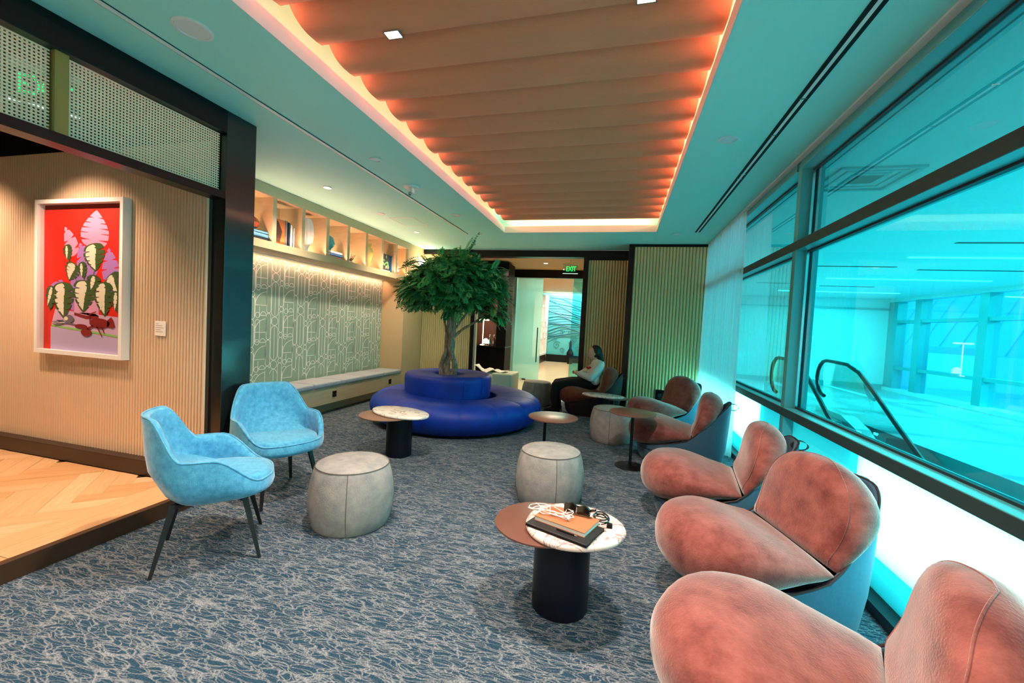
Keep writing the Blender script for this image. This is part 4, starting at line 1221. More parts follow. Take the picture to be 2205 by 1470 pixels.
# things on the near table
TZ = .4605
t = thing('laptop', 'thin closed black laptop lying on the pink marble top', 'laptop', (-.205, 2.03, TZ), R(-20.5))
boxo('base', (-.165, -.105, 0), (.165, .105, .009), M['blackmatte'], t, bevel=.003); boxo('lid', (-.165, -.105, .010), (.165, .105, .016), P('laptop_lid', (.02, .02, .022), .35), t, bevel=.003)
m = MB(); m.box((.1651, -.06, .003), (.166, .05, .0065)); m.build('port_strip', M['chrome'], t)
t = thing('notebook', 'tan-covered notebook with white pages lying on the black laptop', 'notebook', (-.20, 2.065, TZ + .0165), R(-20.5))
boxo('pages', (-.135, -.085, .002), (.135, .085, .02), M['paper'], t); boxo('cover', (-.138, -.088, .02), (.138, .088, .023), P('tan_leather', hexc('b9714a'), .6), t); boxo('cover', (-.138, -.088, 0), (.138, .088, .002), P('tan_leather_b', hexc('b9714a'), .6), t)
t = thing('pen', 'thin dark pen with a silver tip lying along the notebook', 'pen', (-.19, 1.953, TZ + .020), R(-20))
m = MB(); m.tube([(-.05, 0, 0), (.045, 0, 0)], .004, 8); m.build('barrel', M['blackmatte'], t, True); m = MB(); m.tube([(.045, 0, 0), (.058, 0, 0)], [.0036, .001], 8); m.build('tip', M['chrome'], t, True)
NZ = TZ + .0165 + .0235
t = thing('sunglasses', 'glossy black wraparound sunglasses lying on the notebook', 'sunglasses', (-.155, 2.115, NZ), R(-15))
gl = P('gloss_black', (.004, .004, .005), .06, coat=1.)
for sg in (-1, 1):
    m = MB(); rg = []
    for k in range(9):
        u = -1 + k / 4
        rg.append([(sg * .035 + .032 * u, .010 * (1 - u * u) + .0 + q_[0], .004 + q_[1] * (1 - .25 * u * u)) for q_ in ((-.004, 0), (.012, .022), (.010, .045), (-.010, .05), (-.018, .02))])
    m.rings(rg); m.build('lens', gl, t, True, 50)
    m = MB(); m.tube([(sg * .066, 0, .035), (sg * .074, .03, .03), (sg * .072, .075, .012), (sg * .066, .10, .006)], [.007, .006, .005, .004], 6); m.build('temple', gl, t, True)
m = MB(); m.tube([(-.012, 0, .042), (0, -.006, .045), (.012, 0, .042)], .005, 6); m.build('bridge', gl, t, True)
t = thing('cable', 'coiled glossy black cable beside the sunglasses', 'cable', (-.035, 2.150, TZ))
m = MB(); pts = [(.038 * math.cos(a) * (1 + .1 * math.sin(a * .7)), .05 * math.sin(a) * (1 + .08 * math.cos(a * .37)), .008 + .03 * abs(math.sin(a * .31))) for a in [k * .25 for k in range(90)]]
m.tube(pts, .0034, 5); m.build('cord', gl, t, True); boxo('plug', (.03, -.045, 0), (.058, -.02, .02), M['blackmatte'], t, bevel=.003)
t = thing('earphones', 'tangled white wired earphones strewn over the notebook', 'earphones', (-.265, 2.085, NZ))
r2 = random.Random(3)
for q_ in range(2):
    m = MB(); pts = []
    for k in range(60):
        a = k * .33 + q_ * 1.3
        pts.append((-.02 + .09 * math.sin(a * .61 + q_) - .03 * math.cos(a * 1.7), .045 * math.sin(a * .83 + 1) + .02 * math.cos(a * 1.31), .004 + .016 * abs(math.sin(a * .9))))
    pts.append((.075, -.055 + .03 * q_, .004)); m.tube(pts, .0022, 5); m.build('cord', M['white'], t, True)
    m = MB(); m.lathe([(.002, -.006), (.007, -.003), (.0075, .003), (.003, .007)], (.075, -.055 + .03 * q_, .009), 10); m.build('earbud', M['white'], t, True)

# ================================================================== ROUND BLUE SEAT WITH TREE
BC = (-2.29, 5.80)
t = thing('round_sofa', 'large round royal blue velvet sofa ringed around a raised planter drum', 'sofa', (BC[0], BC[1], 0))
NS = 16
profS = [(.58, .05), (.58, .38), (.62, .405), (.80, .418), (1.02, .418), (1.14, .395), (1.225, .335), (1.255, .25), (1.235, .16), (1.17, .075), (1.09, .03), (.9, .03)]
m = MB(); a0, a1 = 0, 2 * PI / NS; na = 12; rg = []
for i in range(na + 1):
    u = i / na; a = a0 + (a1 - a0) * u; pf = 1 - .018 * (abs(2 * u - 1) ** 7)
    rg.append([((.58 + (r_ - .58) * (pf if r_ > .6 else 1)) * math.cos(a), (.58 + (r_ - .58) * (pf if r_ > .6 else 1)) * math.sin(a), (z if z < .2 else .2 + (z - .2) * (1 - .02 * (abs(2 * u - 1) ** 7)))) for r_, z in profS])
m.rings(rg, True, True); sme = m.mesh('seat_segment', M['royal'], True, 50)
for k in range(NS): inst('seat_segment', sme, t, (0, 0, 0), R(-66.5) + 2 * PI * k / NS)
m = MB(); m.lathe([(1.08, 0), (1.08, .04)], n=48); m.build('plinth', M['blackmatte'], t)
m = MB(); m.lathe([(.24, .45), (.24, .665), (.262, .685), (.58, .69), (.622, .678), (.642, .645), (.645, .60), (.632, .36)], n=72, cap0=False, cap1=False); m.build('backrest_drum', M['royal'], t, True, 60).location = (-.16, .0, 0)
for a in (R(-20), R(-48)):
    m = MB(); m.tube([(.646 * math.cos(a), .646 * math.sin(a), .42), (.648 * math.cos(a), .648 * math.sin(a), .60), (.634 * math.cos(a), .634 * math.sin(a), .67), (.58 * math.cos(a), .58 * math.sin(a), .692)], .004, 5); m.build('seam', M['royal'], t, True).location = (-.16, 0, 0)
m = MB(); m.lathe([(.002, .60), (.12, .605), (.24, .60)], n=24, cap0=False, cap1=False); so = m.build('soil', M['soil'], t, True); so['kind'] = 'stuff'; so.location = (-.16, 0, 0)

tr = thing('indoor_tree', 'leafy green indoor tree with twisted grey stems rising from the blue drum', 'tree', (BC[0] - .16, BC[1], .61))
rt_ = random.Random(21)


def stem(name, pts, r0, r1, n=9, parent=None):
    P3 = [Vector(p) for p in pts]; fine = []
    for i in range(len(P3) - 1):
        p0 = P3[max(i - 1, 0)]; p1 = P3[i]; p2 = P3[i + 1]; p3 = P3[min(i + 2, len(P3) - 1)]
        for k in range(6):
            u = k / 6
            fine.append(.5 * ((2 * p1) + (-p0 + p2) * u + (2 * p0 - 5 * p1 + 4 * p2 - p3) * u * u + (-p0 + 3 * p1 - 3 * p2 + p3) * u ** 3))
    fine.append(P3[-1]); L = len(fine)
    m_ = MB(); m_.tube(fine, [(r0 + (r1 - r0) * i / L) * (1 + .12 * math.sin(i * 1.7 + r0 * 90)) for i in range(L)], n); return m_.build(name, M['bark'], parent, True, None), fine


tw = [(0, 0, 0), (.03, 0, .25), (-.02, .02, .5), (.02, 0, .78), (.0, .02, 1.1), (-.03, 0, 1.45)]
stem('trunk', [(.0, 0, -.02), (-.05, .02, .22), (.02, .03, .48), (-.02, -.02, .80), (-.04, .02, 1.1), (-.14, .02, 1.5)], .055, .03, 10, tr)
stem('trunk', [(.06, .0, -.02), (.10, -.03, .20), (.02, -.05, .46), (.05, .0, .75), (.04, -.02, 1.1), (.1, .03, 1.5)], .048, .026, 10, tr)
stem('trunk', [(-.09, -.02, -.02), (-.13, .0, .18), (-.04, -.06, .40), (-.07, .02, .62), (-.05, .06, .95), (-.02, .1, 1.5)], .04, .024, 9, tr)
stem('branch', [(.06, 0, .62), (.18, .02, .74), (.42, .03, .90), (.56, .02, 1.15), (.66, 0, 1.45)], .022, .010, 7, tr)
stem('branch', [(.04, 0, .70), (.13, .05, .86), (.25, .1, 1.10), (.3, .1, 1.5)], .02, .010, 7, tr)
stem('branch', [(-.03, 0, .55), (-.10, .0, .80), (-.13, -.03, 1.05), (-.30, -.05, 1.35), (-.42, 0, 1.6)], .02, .009, 7, tr)
stem('branch', [(-.04, 0, .9), (-.02, -.12, 1.2), (-.1, -.35, 1.5), (-.2, -.5, 1.7)], .018, .008, 7, tr)
stem('branch', [(.04, 0, 1.1), (.3, .1, 1.4), (.62, .1, 1.62), (.85, .0, 1.5)], .018, .007, 7, tr)
stem('branch', [(-.04, 0, 1.1), (-.3, .1, 1.5), (-.6, .1, 1.75), (-.95, .05, 1.62)], .016, .006, 7, tr)
stem('branch', [(0, 0, 1.1), (.1, .3, 1.4), (.1, .5, 1.7)], .016, .008, 7, tr)
# compound leaves: a rib with paired leaflets
LF = [MB() for _ in range(4)]


def frond(base, d, L, mb, nleaf, lw_):
    p = Vector(base); d = Vector(d).normalized(); down = Vector((0, 0, -1))
    pts = []; step = L / nleaf
    for i in range(nleaf):
        d = (d + down * .10).normalized(); p = p + d * step; pts.append((p.copy(), d.copy()))
    for i, (q_, dd) in enumerate(pts):
        side = dd.cross(Vector((0, 0, 1)))
        if side.length < 1e-3: side = Vector((1, 0, 0))
        side.normalize(); nrm = side.cross(dd).normalized()
        ll = lw_ * (1.0 - .35 * abs(i / nleaf - .45))
        for sg in (1, -1):
            ax = (side * sg * .85 + dd * .55 - nrm * .12 * rt_.random()).normalized(); wv = ax.cross(nrm).normalized() * ll * .24
            a = q_; b = q_ + ax * ll * .5; c = q_ + ax * ll - nrm * ll * .12
            mb.add([a, b + wv, c, b - wv], [(0, 1, 2), (0, 2, 3)])
    q_, dd = pts[-1]; side = dd.cross(Vector((0, 0, 1))); side = side.normalized() if side.length > 1e-3 else Vector((1, 0, 0))
    mb.add([q_, q_ + dd * lw_ * .5 + side * lw_ * .22, q_ + dd * lw_, q_ + dd * lw_ * .5 - side * lw_ * .22], [(0, 1, 2), (0, 2, 3)])


blobs = [((0, 0, 1.52), .50, .32, 520), ((.38, 0, 1.44), .36, .30, 330), ((-.36, 0, 1.36), .36, .26, 300), ((.10, .05, 1.66), .36, .20, 240), ((.60, 0, 1.20), .22, .32, 190), ((-.56, .05, 1.22), .22, .2, 110), ((.0, -.30, 1.44), .40, .28, 300), ((0, .35, 1.42), .40, .3, 120), ((-.66, 0, 1.34), .16, .2, 30), ((-.26, -.2, 1.24), .36, .18, 200), ((.3, -.2, 1.24), .36, .2, 220), ((.05, -.15, 1.10), .14, .16, 50)]
for (c, rr, rz_, cnt) in blobs:
    for k in range(cnt):
        while True:
            v = Vector((rt_.uniform(-1, 1), rt_.uniform(-1, 1), rt_.uniform(-1, 1)))
            if v.length < 1: break
        v = v.normalized() * v.length ** .45
        p = Vector((c[0] + v.x * rr, c[1] + v.y * rr, c[2] + v.z * rz_))
        d = Vector((p.x * .9, p.y * .9, rt_.uniform(-.35, .45))) + Vector((rt_.gauss(0, .4), rt_.gauss(0, .4), 0))
        frond(p, d, rt_.uniform(.12, .20), LF[rt_.choices(range(4), (4, 3, 3, 2))[0]], 7, rt_.uniform(.048, .068))
for p, d in (((-.55, 0, 1.66), (-1, 0, .2)), ((-.48, .1, 1.70), (-1, .2, .2)), ((-.72, -.05, 1.36), (-.6, 0, -.6)), ((-.74, .05, 1.24), (-.5, 0, -.8)), ((.15, 0, 1.82), (.3, 0, 1)), ((.72, 0, 1.3), (.8, 0, -.2)), ((.74, 0, 1.1), (.5, 0, -.5)), ((-.44, -.1, 1.68), (-1, -.1, .1)), ((-.66, .1, 1.5), (-1, 0, -.1))):
    for k in range(4):
        frond(Vector(p) + Vector((rt_.gauss(0, .06), rt_.gauss(0, .06), rt_.gauss(0, .05))), d, rt_.uniform(.2, .3), LF[k % 4], 8, .055)
for k in range(4):
    o = LF[k].build('foliage', M['leaf'][k], tr); o['kind'] = 'stuff'

# pale armchair with newspaper behind the round seat
t = thing('box_armchair', 'pale cream boxy armchair behind the round blue sofa', 'armchair', (-2.27, 7.62, 0))
boxo('side_panel', (.02, -.30, .04), (.40, .32, .545), M['cream'], t, bevel=.03, seg=3)
m = MB(); m.lathe([(.10 + .24 * math.sin(PI / 2 * k / 6), .545 - .24 + .24 * math.cos(PI / 2 * k / 6)) for k in range(7)] + [(.34, .04)], n=14, a0=PI, a1=2 * PI)
o = m.build('rounded_arm', M['cream'], t, True); o.scale = (1.0, .8, 1)
boxo('seat', (-.34, -.1, .04), (.02, .32, .38), M['cream'], t, bevel=.02)
boxo('foot', (-.3, -.2, 0), (.38, .3, .04), M['blackmatte'], t)
m = MB(); m.tube([(.02, -.305, .06), (.015, -.305, .36), (-.02, -.305, .47), (-.09, -.29, .545), (-.14, -.25, .56)], .013, 6); m.build('piping', M['white'], t, True)
t = thing('newspaper', 'open white newspaper draped over the cream armchair', 'newspaper', (-2.40, 7.60, .555))
m = MB(); g = 7; vv = [(-.25 + .40 * i / g, -.17 + .34 * j / g, .012 + .035 * math.sin(i * 1.1) * math.cos(j * .5) + .09 * max(0, 1 - i / 2.5)) for i in range(g + 1) for j in range(g + 1)]
m.add(vv, [(i * 8 + j, (i + 1) * 8 + j, (i + 1) * 8 + j + 1, i * 8 + j + 1) for i in range(g) for j in range(g)]); o = m.build('page', M['paper'], t, True, None)
sd = o.modifiers.new('solid', 'SOLIDIFY'); sd.thickness = .004
m = MB(); g = 5; vv = [(.12 + .26 * i / g, -.15 + .30 * j / g, .008 + .018 * math.sin(i * 1.3 + 1)) for i in range(g + 1) for j in range(g + 1)]
m.add(vv, [(i * 6 + j, (i + 1) * 6 + j, (i + 1) * 6 + j + 1, i * 6 + j + 1) for i in range(g) for j in range(g)]); o = m.build('page', M['paper'], t, True, None)
sd = o.modifiers.new('solid', 'SOLIDIFY'); sd.thickness = .004

# ================================================================== VESTIBULE, CORRIDOR
t = thing('bar_cabinet', 'black back-bar cabinet with a brown lit niche in the vestibule', 'cabinet', (0, 0, 0))
boxo('base_unit', (-3.75, 9.45, 0), (-2.60, 9.98, .90), M['blackmatte'], t, bevel=.004)
boxo('counter', (-3.75, 9.43, .90), (-2.60, 9.98, .93), M['black'], t, bevel=.004)
nw = struct(empty('wall_niche'))
boxo('niche_back', (-3.75, 9.985, .0), (-2.60, 10.02, 2.6), M['brownwall'], nw)
boxo('side_panel', (-2.84, 9.46, .931), (-2.60, 9.985, 2.6), M['blackmatte'], nw)
boxo('top_panel', (-3.75, 9.44, 2.6), (-2.60, 10.02, 2.9), M['blackmatte'], nw)
for i in range(2): boxo('door', (-3.40 + .40 * i, 9.435, .06), (-3.01 + .40 * i, 9.452, .86), M['black'], t, bevel=.002)
spot('niche_lamp', (-3.1, 9.62, 2.55), (-3.1, 9.9, 1.2), 45, (1, .70, .5), 100, .8)
sil = P('silver_bottle', (.6, .58, .56), .15, metal=1.)
for x, lb in ((-3.02, 'silver bottle on the bar counter beside the lamp'), (-2.915, 'silver bottle on the bar counter next to the black side panel')):
    t = thing('bottle', lb, 'bottle', (x, 9.58, .93), 0, 'bottles on the bar')
    m = MB(); m.lathe([(.03, 0), (.033, .02), (.033, .13), (.014, .17), (.013, .21)], n=16); m.build('body', sil, t, True)
    m = MB(); m.lathe([(.016, .21), (.024, .225), (.022, .25), (.008, .265)], n=12); m.build('stopper', M['chrome'], t, True)
t = thing('table_lamp', 'slim lit table lamp with a flat T-shaped head on the bar', 'lamp', (-3.22, 9.62, .93))
m = MB(); m.lathe([(.06, 0), (.06, .012), (.01, .02), (.01, .60)], n=12); m.build('stem', M['warmglow'], t, True)
m = MB(); m.lathe([(.13, .60), (.14, .61), (.13, .63)], n=20); m.build('shade', M['warmglow'], t, True)
t = thing('table_lamp', 'small glowing dome lamp low on the bar counter', 'lamp', (-3.12, 9.56, .93))
m = MB(); m.lathe([(.05, 0), (.05, .01), (.012, .02), (.012, .05)], n=12); m.build('base', M['pole'], t, True)
m = MB(); m.lathe([(.065, .05), (.062, .10), (.045, .15), (.01, .17)], n=16); m.build('shade', M['warmglow'], t, True)

t = thing('lattice_shelf', 'white lattice display shelf along the corridor behind the glass door', 'shelf', (-2.98, 0, 0))
m = MB(); Yl = [15.3 + .36 * k for k in range(7)]
for y in Yl: m.box((-.16, y - .035, .30), (0, y + .035, 2.72))
r2 = random.Random(5)
for i in range(6):
    for z in (.30, .95 + .25 * (i % 2), 1.65 - .2 * (i % 2), 2.25, 2.66): m.box((-.16, Yl[i], z), (0, Yl[i + 1], z + .07))
m.build('frame', M['white'], t)
boxo('back_panel', (-.18, 15.3, .30), (-.16, 17.46, 2.72), M['brownwall'], t); boxo('plinth', (-.18, 15.3, 0), (-.02, 17.46, .30), M['darkbrown'], t)
for i, (y, z, h) in enumerate(((15.48, .37, .3), (15.84, 1.27, .2), (16.56, .37, .4), (16.2, 1.02, .2), (16.92, 1.72, .22), (16.56, 1.27, .16))):
    m = MB(); m.lathe([(.035, 0), (.065, h * .3), (.06, h * .7), (.03, h)], n=12)
    o = m.build('display_vase', M['white'], None, True); o.location = (-3.055, y, z)
    tag(o, ['white vase on the lowest tier of the corridor lattice, nearest the door', 'small white vase in the upper middle of the corridor lattice, second column from the door', 'tall white vase on the lowest tier of the corridor lattice, farther column', 'small white vase in the middle of the corridor lattice, third column from the door', 'white vase high in the corridor lattice, farthest from the door', 'shortest white vase in the middle of the corridor lattice, fourth column'][i], 'vase', 'vases on the corridor lattice')
t = thing('mural', 'teal carved wave mural at the end of the corridor', 'mural', (0, 17.58, 0))
boxo('panel', (-2.97, -.04, .30), (-.8, 0, 2.80), P('teal_mural_ground', hexc('4fb0b4'), .5), t)
boxo('plinth', (-2.97, -.16, 0), (-.3, 0, .30), M['blackmatte'], t)
m = MB()
for k in range(26):
    z0 = .80 + k * .082
    pts = []
    for i in range(25):
        u = i / 24; x = -2.95 + 2.13 * u
        z = z0 + .30 * math.sin(u * 3.0 + k * .08) * (1 - k / 40) + .05 * math.sin(u * 9 + k * 1.1) - .45 * u * (k / 26)
        if .34 < z < 2.72: pts.append((x, -.042, z))
    if len(pts) > 2: m = MB(); m.tube(pts, .012 + .008 * (k % 3), 5, True); m.build('wave_relief', M['tealrelief'], t, True)
m = MB(); r2 = random.Random(8)
for k in range(16):
    cx, cz = r2.uniform(-2.75, -.95), r2.uniform(.5, 1.3)
    R0 = r2.uniform(.09, .17)
    m = MB(); m.tube([(cx + (R0 * (1 - i / 30)) * math.cos(i * .38 + k), -.05, cz + (R0 * (1 - i / 30)) * math.sin(i * .38 + k)) for i in range(26) if cz > .4], .014, 5)
    m.build('curl_relief', M['teal'], t, True)
t = thing('floor_vase', 'tall black vase standing before the corridor mural', 'vase', (-1.90, 16.9, 0))
m = MB(); m.lathe([(.10, 0), (.14, .25), (.14, .45), (.05, .62), (.045, .85), (.02, .95)], n=18); m.build('body', M['blackmatte'], t, True)

# ================================================================== CONCOURSE
for i, (x0, x1, y) in enumerate(((4.5, 7.5, 11.03), (4.5, 7.5, 8.24), (4.5, 7.5, 4.2), (4.5, 7.5, 1.2), (4.5, 7.5, 14.0))):
    t = boxo('linear_light', (x0, y - .035, 2.885), (x1, y + .035, 2.8995), M['coolglow'])
    tag(t, ['thin white linear ceiling light in the concourse, the clearly lit strip', 'linear ceiling light in the concourse above the escalator foot', 'linear ceiling light in the concourse, outside the near window', 'linear ceiling light in the concourse, nearest the camera', 'linear ceiling light in the concourse, farthest from the camera'][i], 'light', 'linear lights of the concourse ceiling')
for i, (x0, x1, y) in enumerate(((3.6, 4.9, 9.3), (5.4, 7.0, 9.6), (4.4, 6.6, 7.1), (3.4, 4.3, 12.2), (5.0, 6.2, 12.6))):
    t = boxo('ceiling_slot', (x0, y - .03, 2.893), (x1, y + .03, 2.8998), M['framedark'])
    tag(t, ['short dark air slot in the concourse ceiling, left of the longer one beside it', 'long dark air slot in the concourse ceiling nearer the outer windows', 'longest dark air slot in the concourse ceiling, nearest the lounge glass', 'shortest dark air slot far along the concourse ceiling', 'dark air slot far along the concourse ceiling toward its end wall'][i], 'air vent', 'air slots of the concourse ceiling')
t = thing('ceiling_vent', 'square stepped air diffuser in the concourse ceiling just outside the window', 'air vent', (2.0, 4.36, 2.9))
for k, (h_, d) in enumerate(((.30, .0), (.22, .012), (.14, .022))):
    m = MB(); q_ = h_ - .035
    for a, b in (((-h_, -h_), (h_, -q_)), ((-h_, q_), (h_, h_)), ((-h_, -q_), (-q_, q_)), ((q_, -q_), (h_, q_))): m.box((a[0], a[1], -.02 + d * .5), (b[0], b[1], 0))
    m.build('vane_frame', M['frame'], t)
boxo('core', (-.10, -.10, -.006), (.10, .10, 0), M['framedark'], t)
m = MB(); m.box((1.6, 15.90, 2.55), (8.3, 15.955, 2.60)); m.box((1.6, 15.90, .0), (8.3, 15.955, .16)); struct(m.build('trim_8', M['frame']))
# escalator, top landing to the far side, descending towards the camera
es = thing('escalator', 'escalator with glass sides and black handrails in the concourse', 'escalator', (0, .35, 0))
SL = .60
yT = 9.0


def rail(x):
    pts = []
    for k in range(9):
        a = -PI / 2 + PI * k / 8 * 1.0; pts.append((x, yT + .45 + .36 * math.cos(a), .70 + .36 * math.sin(a)))
    pts += [(x, yT + .1, 1.055), (x, yT - .35, 1.04), (x, yT - .75, .93), (x, yT - 1.2, .67)]
    for k in range(1, 10): pts.append((x, yT - 1.2 - .6 * k, .65 - SL * .6 * k))
    return pts


for x in (3.25, 4.12):
    m = MB(); m.tube(rail(x), .036, 8); m.build('handrail', M['rubber'], es, True)
    pr = rail(x); q = MB(); n_ = len(pr)
    q.add([(x, p[1], p[2]) for p in pr] + [(x, p[1] if i > 8 else min(p[1], yT + .42), (max(p[2] - .95, -.1) if p[1] > yT - 1 else p[2] - .80)) for i, p in enumerate(pr)], [(i, i + 1, n_ + i + 1, n_ + i) for i in range(n_ - 1)])
    q.build('glass_balustrade', M['clear'], es)
    m = MB(); dk = [(yT + .5, .12), (yT - .5, .12), (yT - 1.0, -.02)] + [(yT - 1.0 - .6 * k, -.02 - SL * .6 * k) for k in range(1, 10)]
    m.rings([[(x - .11, y, z), (x + .11, y, z), (x + .11, y, z - .12), (x - .11, y, z - .12)] for y, z in dk]); m.build('deck_skirt', M['steel'], es)
    m = MB()
    for k in range(3): m.box((x - .13, yT - 1.2 - 1.4 * k, .05 - SL * (.2 + 1.4 * k)), (x - .11, yT - 1.1 - 1.4 * k, .09 - SL * (.2 + 1.4 * k)))
    m.build('skirt_light', M['coolglow'], es)
for k in range(18):
    y = yT - 1.0 - .40 * k; z = -.03 - .24 * k
    boxo('step', (3.37, y - .42, z - .24), (4.0, y, z - .02), M['rubber'], es)
boxo('landing_plate', (3.37, yT - .6, -.02), (4.0, yT + .6, .012), M['steel'], es)
struct(boxo('wall_escalator_pit', (3.1, 3.0, -5), (3.2, 9.3, -.25), M['rubber'])); struct(boxo('wall_escalator_pit', (4.35, 3.0, -5), (4.45, 9.3, -.25), M['rubber']))
struct(boxo('floor', (3.1, 2.9, -5.1), (4.45, 9.4, -5.0), M['rubber']))
# building across the way
bl = thing('terminal_building', 'large pale gridded glass building seen through the concourse windows', 'building', (24, 0, 0))
q = MB(); q.add([(0, 10, -12), (0, 75, -12), (16, 75, 14), (16, 10, 14)], [(0, 1, 2, 3)]); q.build('facade', M['bldg'], bl)
m = MB()
for k in range(24):
    y = 10 + 2.7 * k; m.tube([(-.1, y, -12), (15.9, y + 5, 14)], .07, 4)
m.build('mullion_bars', M['bldgw'], bl)
m = MB()
for k in range(14):
    f = k / 13; m.tube([(-.1 + 16 * f, 10, -12 + 26 * f), (-.1 + 16 * f + .6, 40, -12 + 26 * f + .5), (-.1 + 16 * f, 75, -12 + 26 * f)], .08, 4)
m.build('transom_bars', M['bldgw'], bl)
for a, b, c, d in ((33, 39, -6, 1), (41, 46, -7, 1.5)):
    boxo('service_block', (-1.5, a, c), (4, b, d), M['bldgw'], bl)
struct(boxo('ground', (8.8, -60, -12.3), (120, 140, -12), P('apron', (.35, .38, .4), .8)))

# ================================================================== PERSON


def skin_mesh(name, vs_, es_, rad, root=0, sub=1):
    """limbs as tapered closed tubes with a ball at each joint; fuse() merges them into one surface"""
    b = MB()
    for p, r_ in zip(vs_, rad):
        b.rings([[(p[0] + r_ * math.cos(-PI / 2 + PI * i / 8) * math.cos(2 * PI * k / 12), p[1] + r_ * math.cos(-PI / 2 + PI * i / 8) * math.sin(2 * PI * k / 12), p[2] + r_ * math.sin(-PI / 2 + PI * i / 8)) for k in range(12)] for i in range(1, 8)])
    for i, j in es_: b.tube([vs_[i], [(u + v) / 2 for u, v in zip(vs_[i], vs_[j])], vs_[j]], [rad[i], (rad[i] + rad[j]) / 2, rad[j]], 12)
    return b.mesh(name, M['skin'])


def fuse(name, meshes, voxel, mat, parent=None, smooth_it=4):
    bm = bmesh.new()
    for me in meshes: bm.from_mesh(me)
    me = bpy.data.meshes.new(name); bm.to_mesh(me); bm.free()
    ob = bpy.data.objects.new(name, me); COL.objects.link(ob)
    rm = ob.modifiers.new('remesh', 'REMESH'); rm.mode = 'VOXEL'; rm.voxel_size = voxel; rm.use_smooth_shade = True
    sm = ob.modifiers.new('smooth', 'SMOOTH'); sm.iterations = smooth_it; sm.factor = .5
    dg = bpy.context.evaluated_depsgraph_get(); out = bpy.data.meshes.new_from_object(ob.evaluated_get(dg)); bpy.data.objects.remove(ob)
    out.materials.clear(); out.materials.append(mat)
    o_ = bpy.data.objects.new(name, out); COL.objects.link(o_)
    if parent: o_.parent = parent
    return o_


def ball(c, r_, n=20, m_=14, f=None):
    b = MB(); rg = []
    for i in range(1, m_):
        a = -PI / 2 + PI * i / m_
        row = []
        for k in range(n):
            t_ = 2 * PI * k / n; v = Vector((math.cos(a) * math.cos(t_), math.cos(a) * math.sin(t_), math.sin(a)))
            if f: v = f(v)
            row.append((c[0] + v.x * r_[0], c[1] + v.y * r_[1], c[2] + v.z * r_[2]))
        rg.append(row)
    b.rings(rg); return b.mesh('ball', M['skin'])


PO = Vector((-.40, 7.22, 0))


def L_(*p): return tuple(Vector(p) - PO)


bv = [L_(-.40, 7.22, .53), L_(-.38, 7.22, .64), L_(-.345, 7.22, .76), L_(-.325, 7.22, .85), L_(-.335, 7.22, .91), L_(-.37, 7.22, .97),
      L_(-.30, 7.07, .84), L_(-.42, 7.01, .65), L_(-.64, 7.11, .685), L_(-.34, 7.37, .84), L_(-.58, 7.40, .67), L_(-.62, 7.22, .66),
      L_(-.43, 7.14, .52), L_(-1.01, 7.09, .46), L_(-.995, 7.10, .09), L_(-.43, 7.30, .52), L_(-1.02, 7.35, .47), L_(-1.0, 7.34, .09), L_(-1.06, 7.09, .05), L_(-1.06, 7.34, .05)]
be = [(0, 1), (1, 2), (2, 3), (3, 4), (4, 5), (3, 6), (6, 7), (7, 8), (3, 9), (9, 10), (10, 11), (0, 12), (12, 13), (13, 14), (0, 15), (15, 16), (16, 17), (14, 18), (17, 19)]
br = [.115, .11, .12, .10, .052, .05, .055, .042, .03, .055, .042, .03, .075, .055, .042, .075, .055, .042, .035, .035]


def headf(v):
    v = v.copy()
    if v.z < -.1 and v.x < .3: v.y *= 1 - .30 * (-v.z); v.x *= 1 - .10 * (-v.z); v.x -= .10 * (-v.z)
    if v.z < -.2 and v.x > 0: v.x *= 1 - .55 * (-v.z)
    if v.x < -.7: v.x = -.7 + (v.x + .7) * .5
    return v


hc = L_(-.405, 7.22, 1.045)
parts_ = [skin_mesh('b', bv, be, br, 0, 1), ball(hc, (.108, .078, .118), f=headf)]
b_ = MB(); hx, hy, hz = hc
b_.tube([(hx - .078, hy, hz + .03), (hx - .098, hy, hz + .0), (hx - .116, hy, hz - .022), (hx - .09, hy, hz - .034)], [.008, .012, .015, .010], 8)   # nose
b_.tube([(hx - .088, hy - .018, hz - .055), (hx - .098, hy, hz - .055), (hx - .088, hy + .018, hz - .055)], .008, 6)     # lips
b_.tube([(hx - .085, hy, hz - .10), (hx - .075, hy, hz - .108)], [.022, .025], 8)  # chin
for sg in (-1, 1):
    b_.tube([(hx + .012, hy + sg * .074, hz + .012), (hx + .022, hy + sg * .083, hz - .008), (hx + .012, hy + sg * .075, hz - .032)], [.012, .015, .008], 8)  # ears
parts_.append(b_.mesh('f', M['skin']))
# hands: palm, four fingers and a thumb tucked round the opposite arm
for w_, d_, up_ in (((-.64, 7.11, .685), Vector((-.6, .55, .12)), Vector((-.2, -.1, 1))), ((-.62, 7.22, .66), Vector((.45, -.85, .05)), Vector((0, 0, 1)))):
    d_ = d_.normalized(); sd_ = d_.cross(up_).normalized(); up_ = sd_.cross(d_)
    c_ = Vector(L_(*w_)); hb = MB()
    hb.tube([c_, c_ + d_ * .035, c_ + d_ * .075], [.026, .034, .030], 8)
    for f, ln in enumerate((.052, .062, .066, .055)):
        o_ = c_ + d_ * .075 + up_ * (.024 - .016 * f)
        hb.tube([o_, o_ + d_ * ln * .5 - sd_ * .006, o_ + d_ * ln * .85 - sd_ * .025], [.0095, .009, .007], 6)
    o_ = c_ + d_ * .02 + up_ * .028; hb.tube([o_, o_ + d_ * .025 + up_ * .022, o_ + d_ * .052 + up_ * .026], [.012, .010, .008], 6)
    parts_.append(hb.mesh('h', M['skin']))
person = fuse('person', parts_, .0075, M['skin'], None, 2); person.location = PO
tag(person, 'seated person with arms crossed in a pale sweater, looking left', 'person')
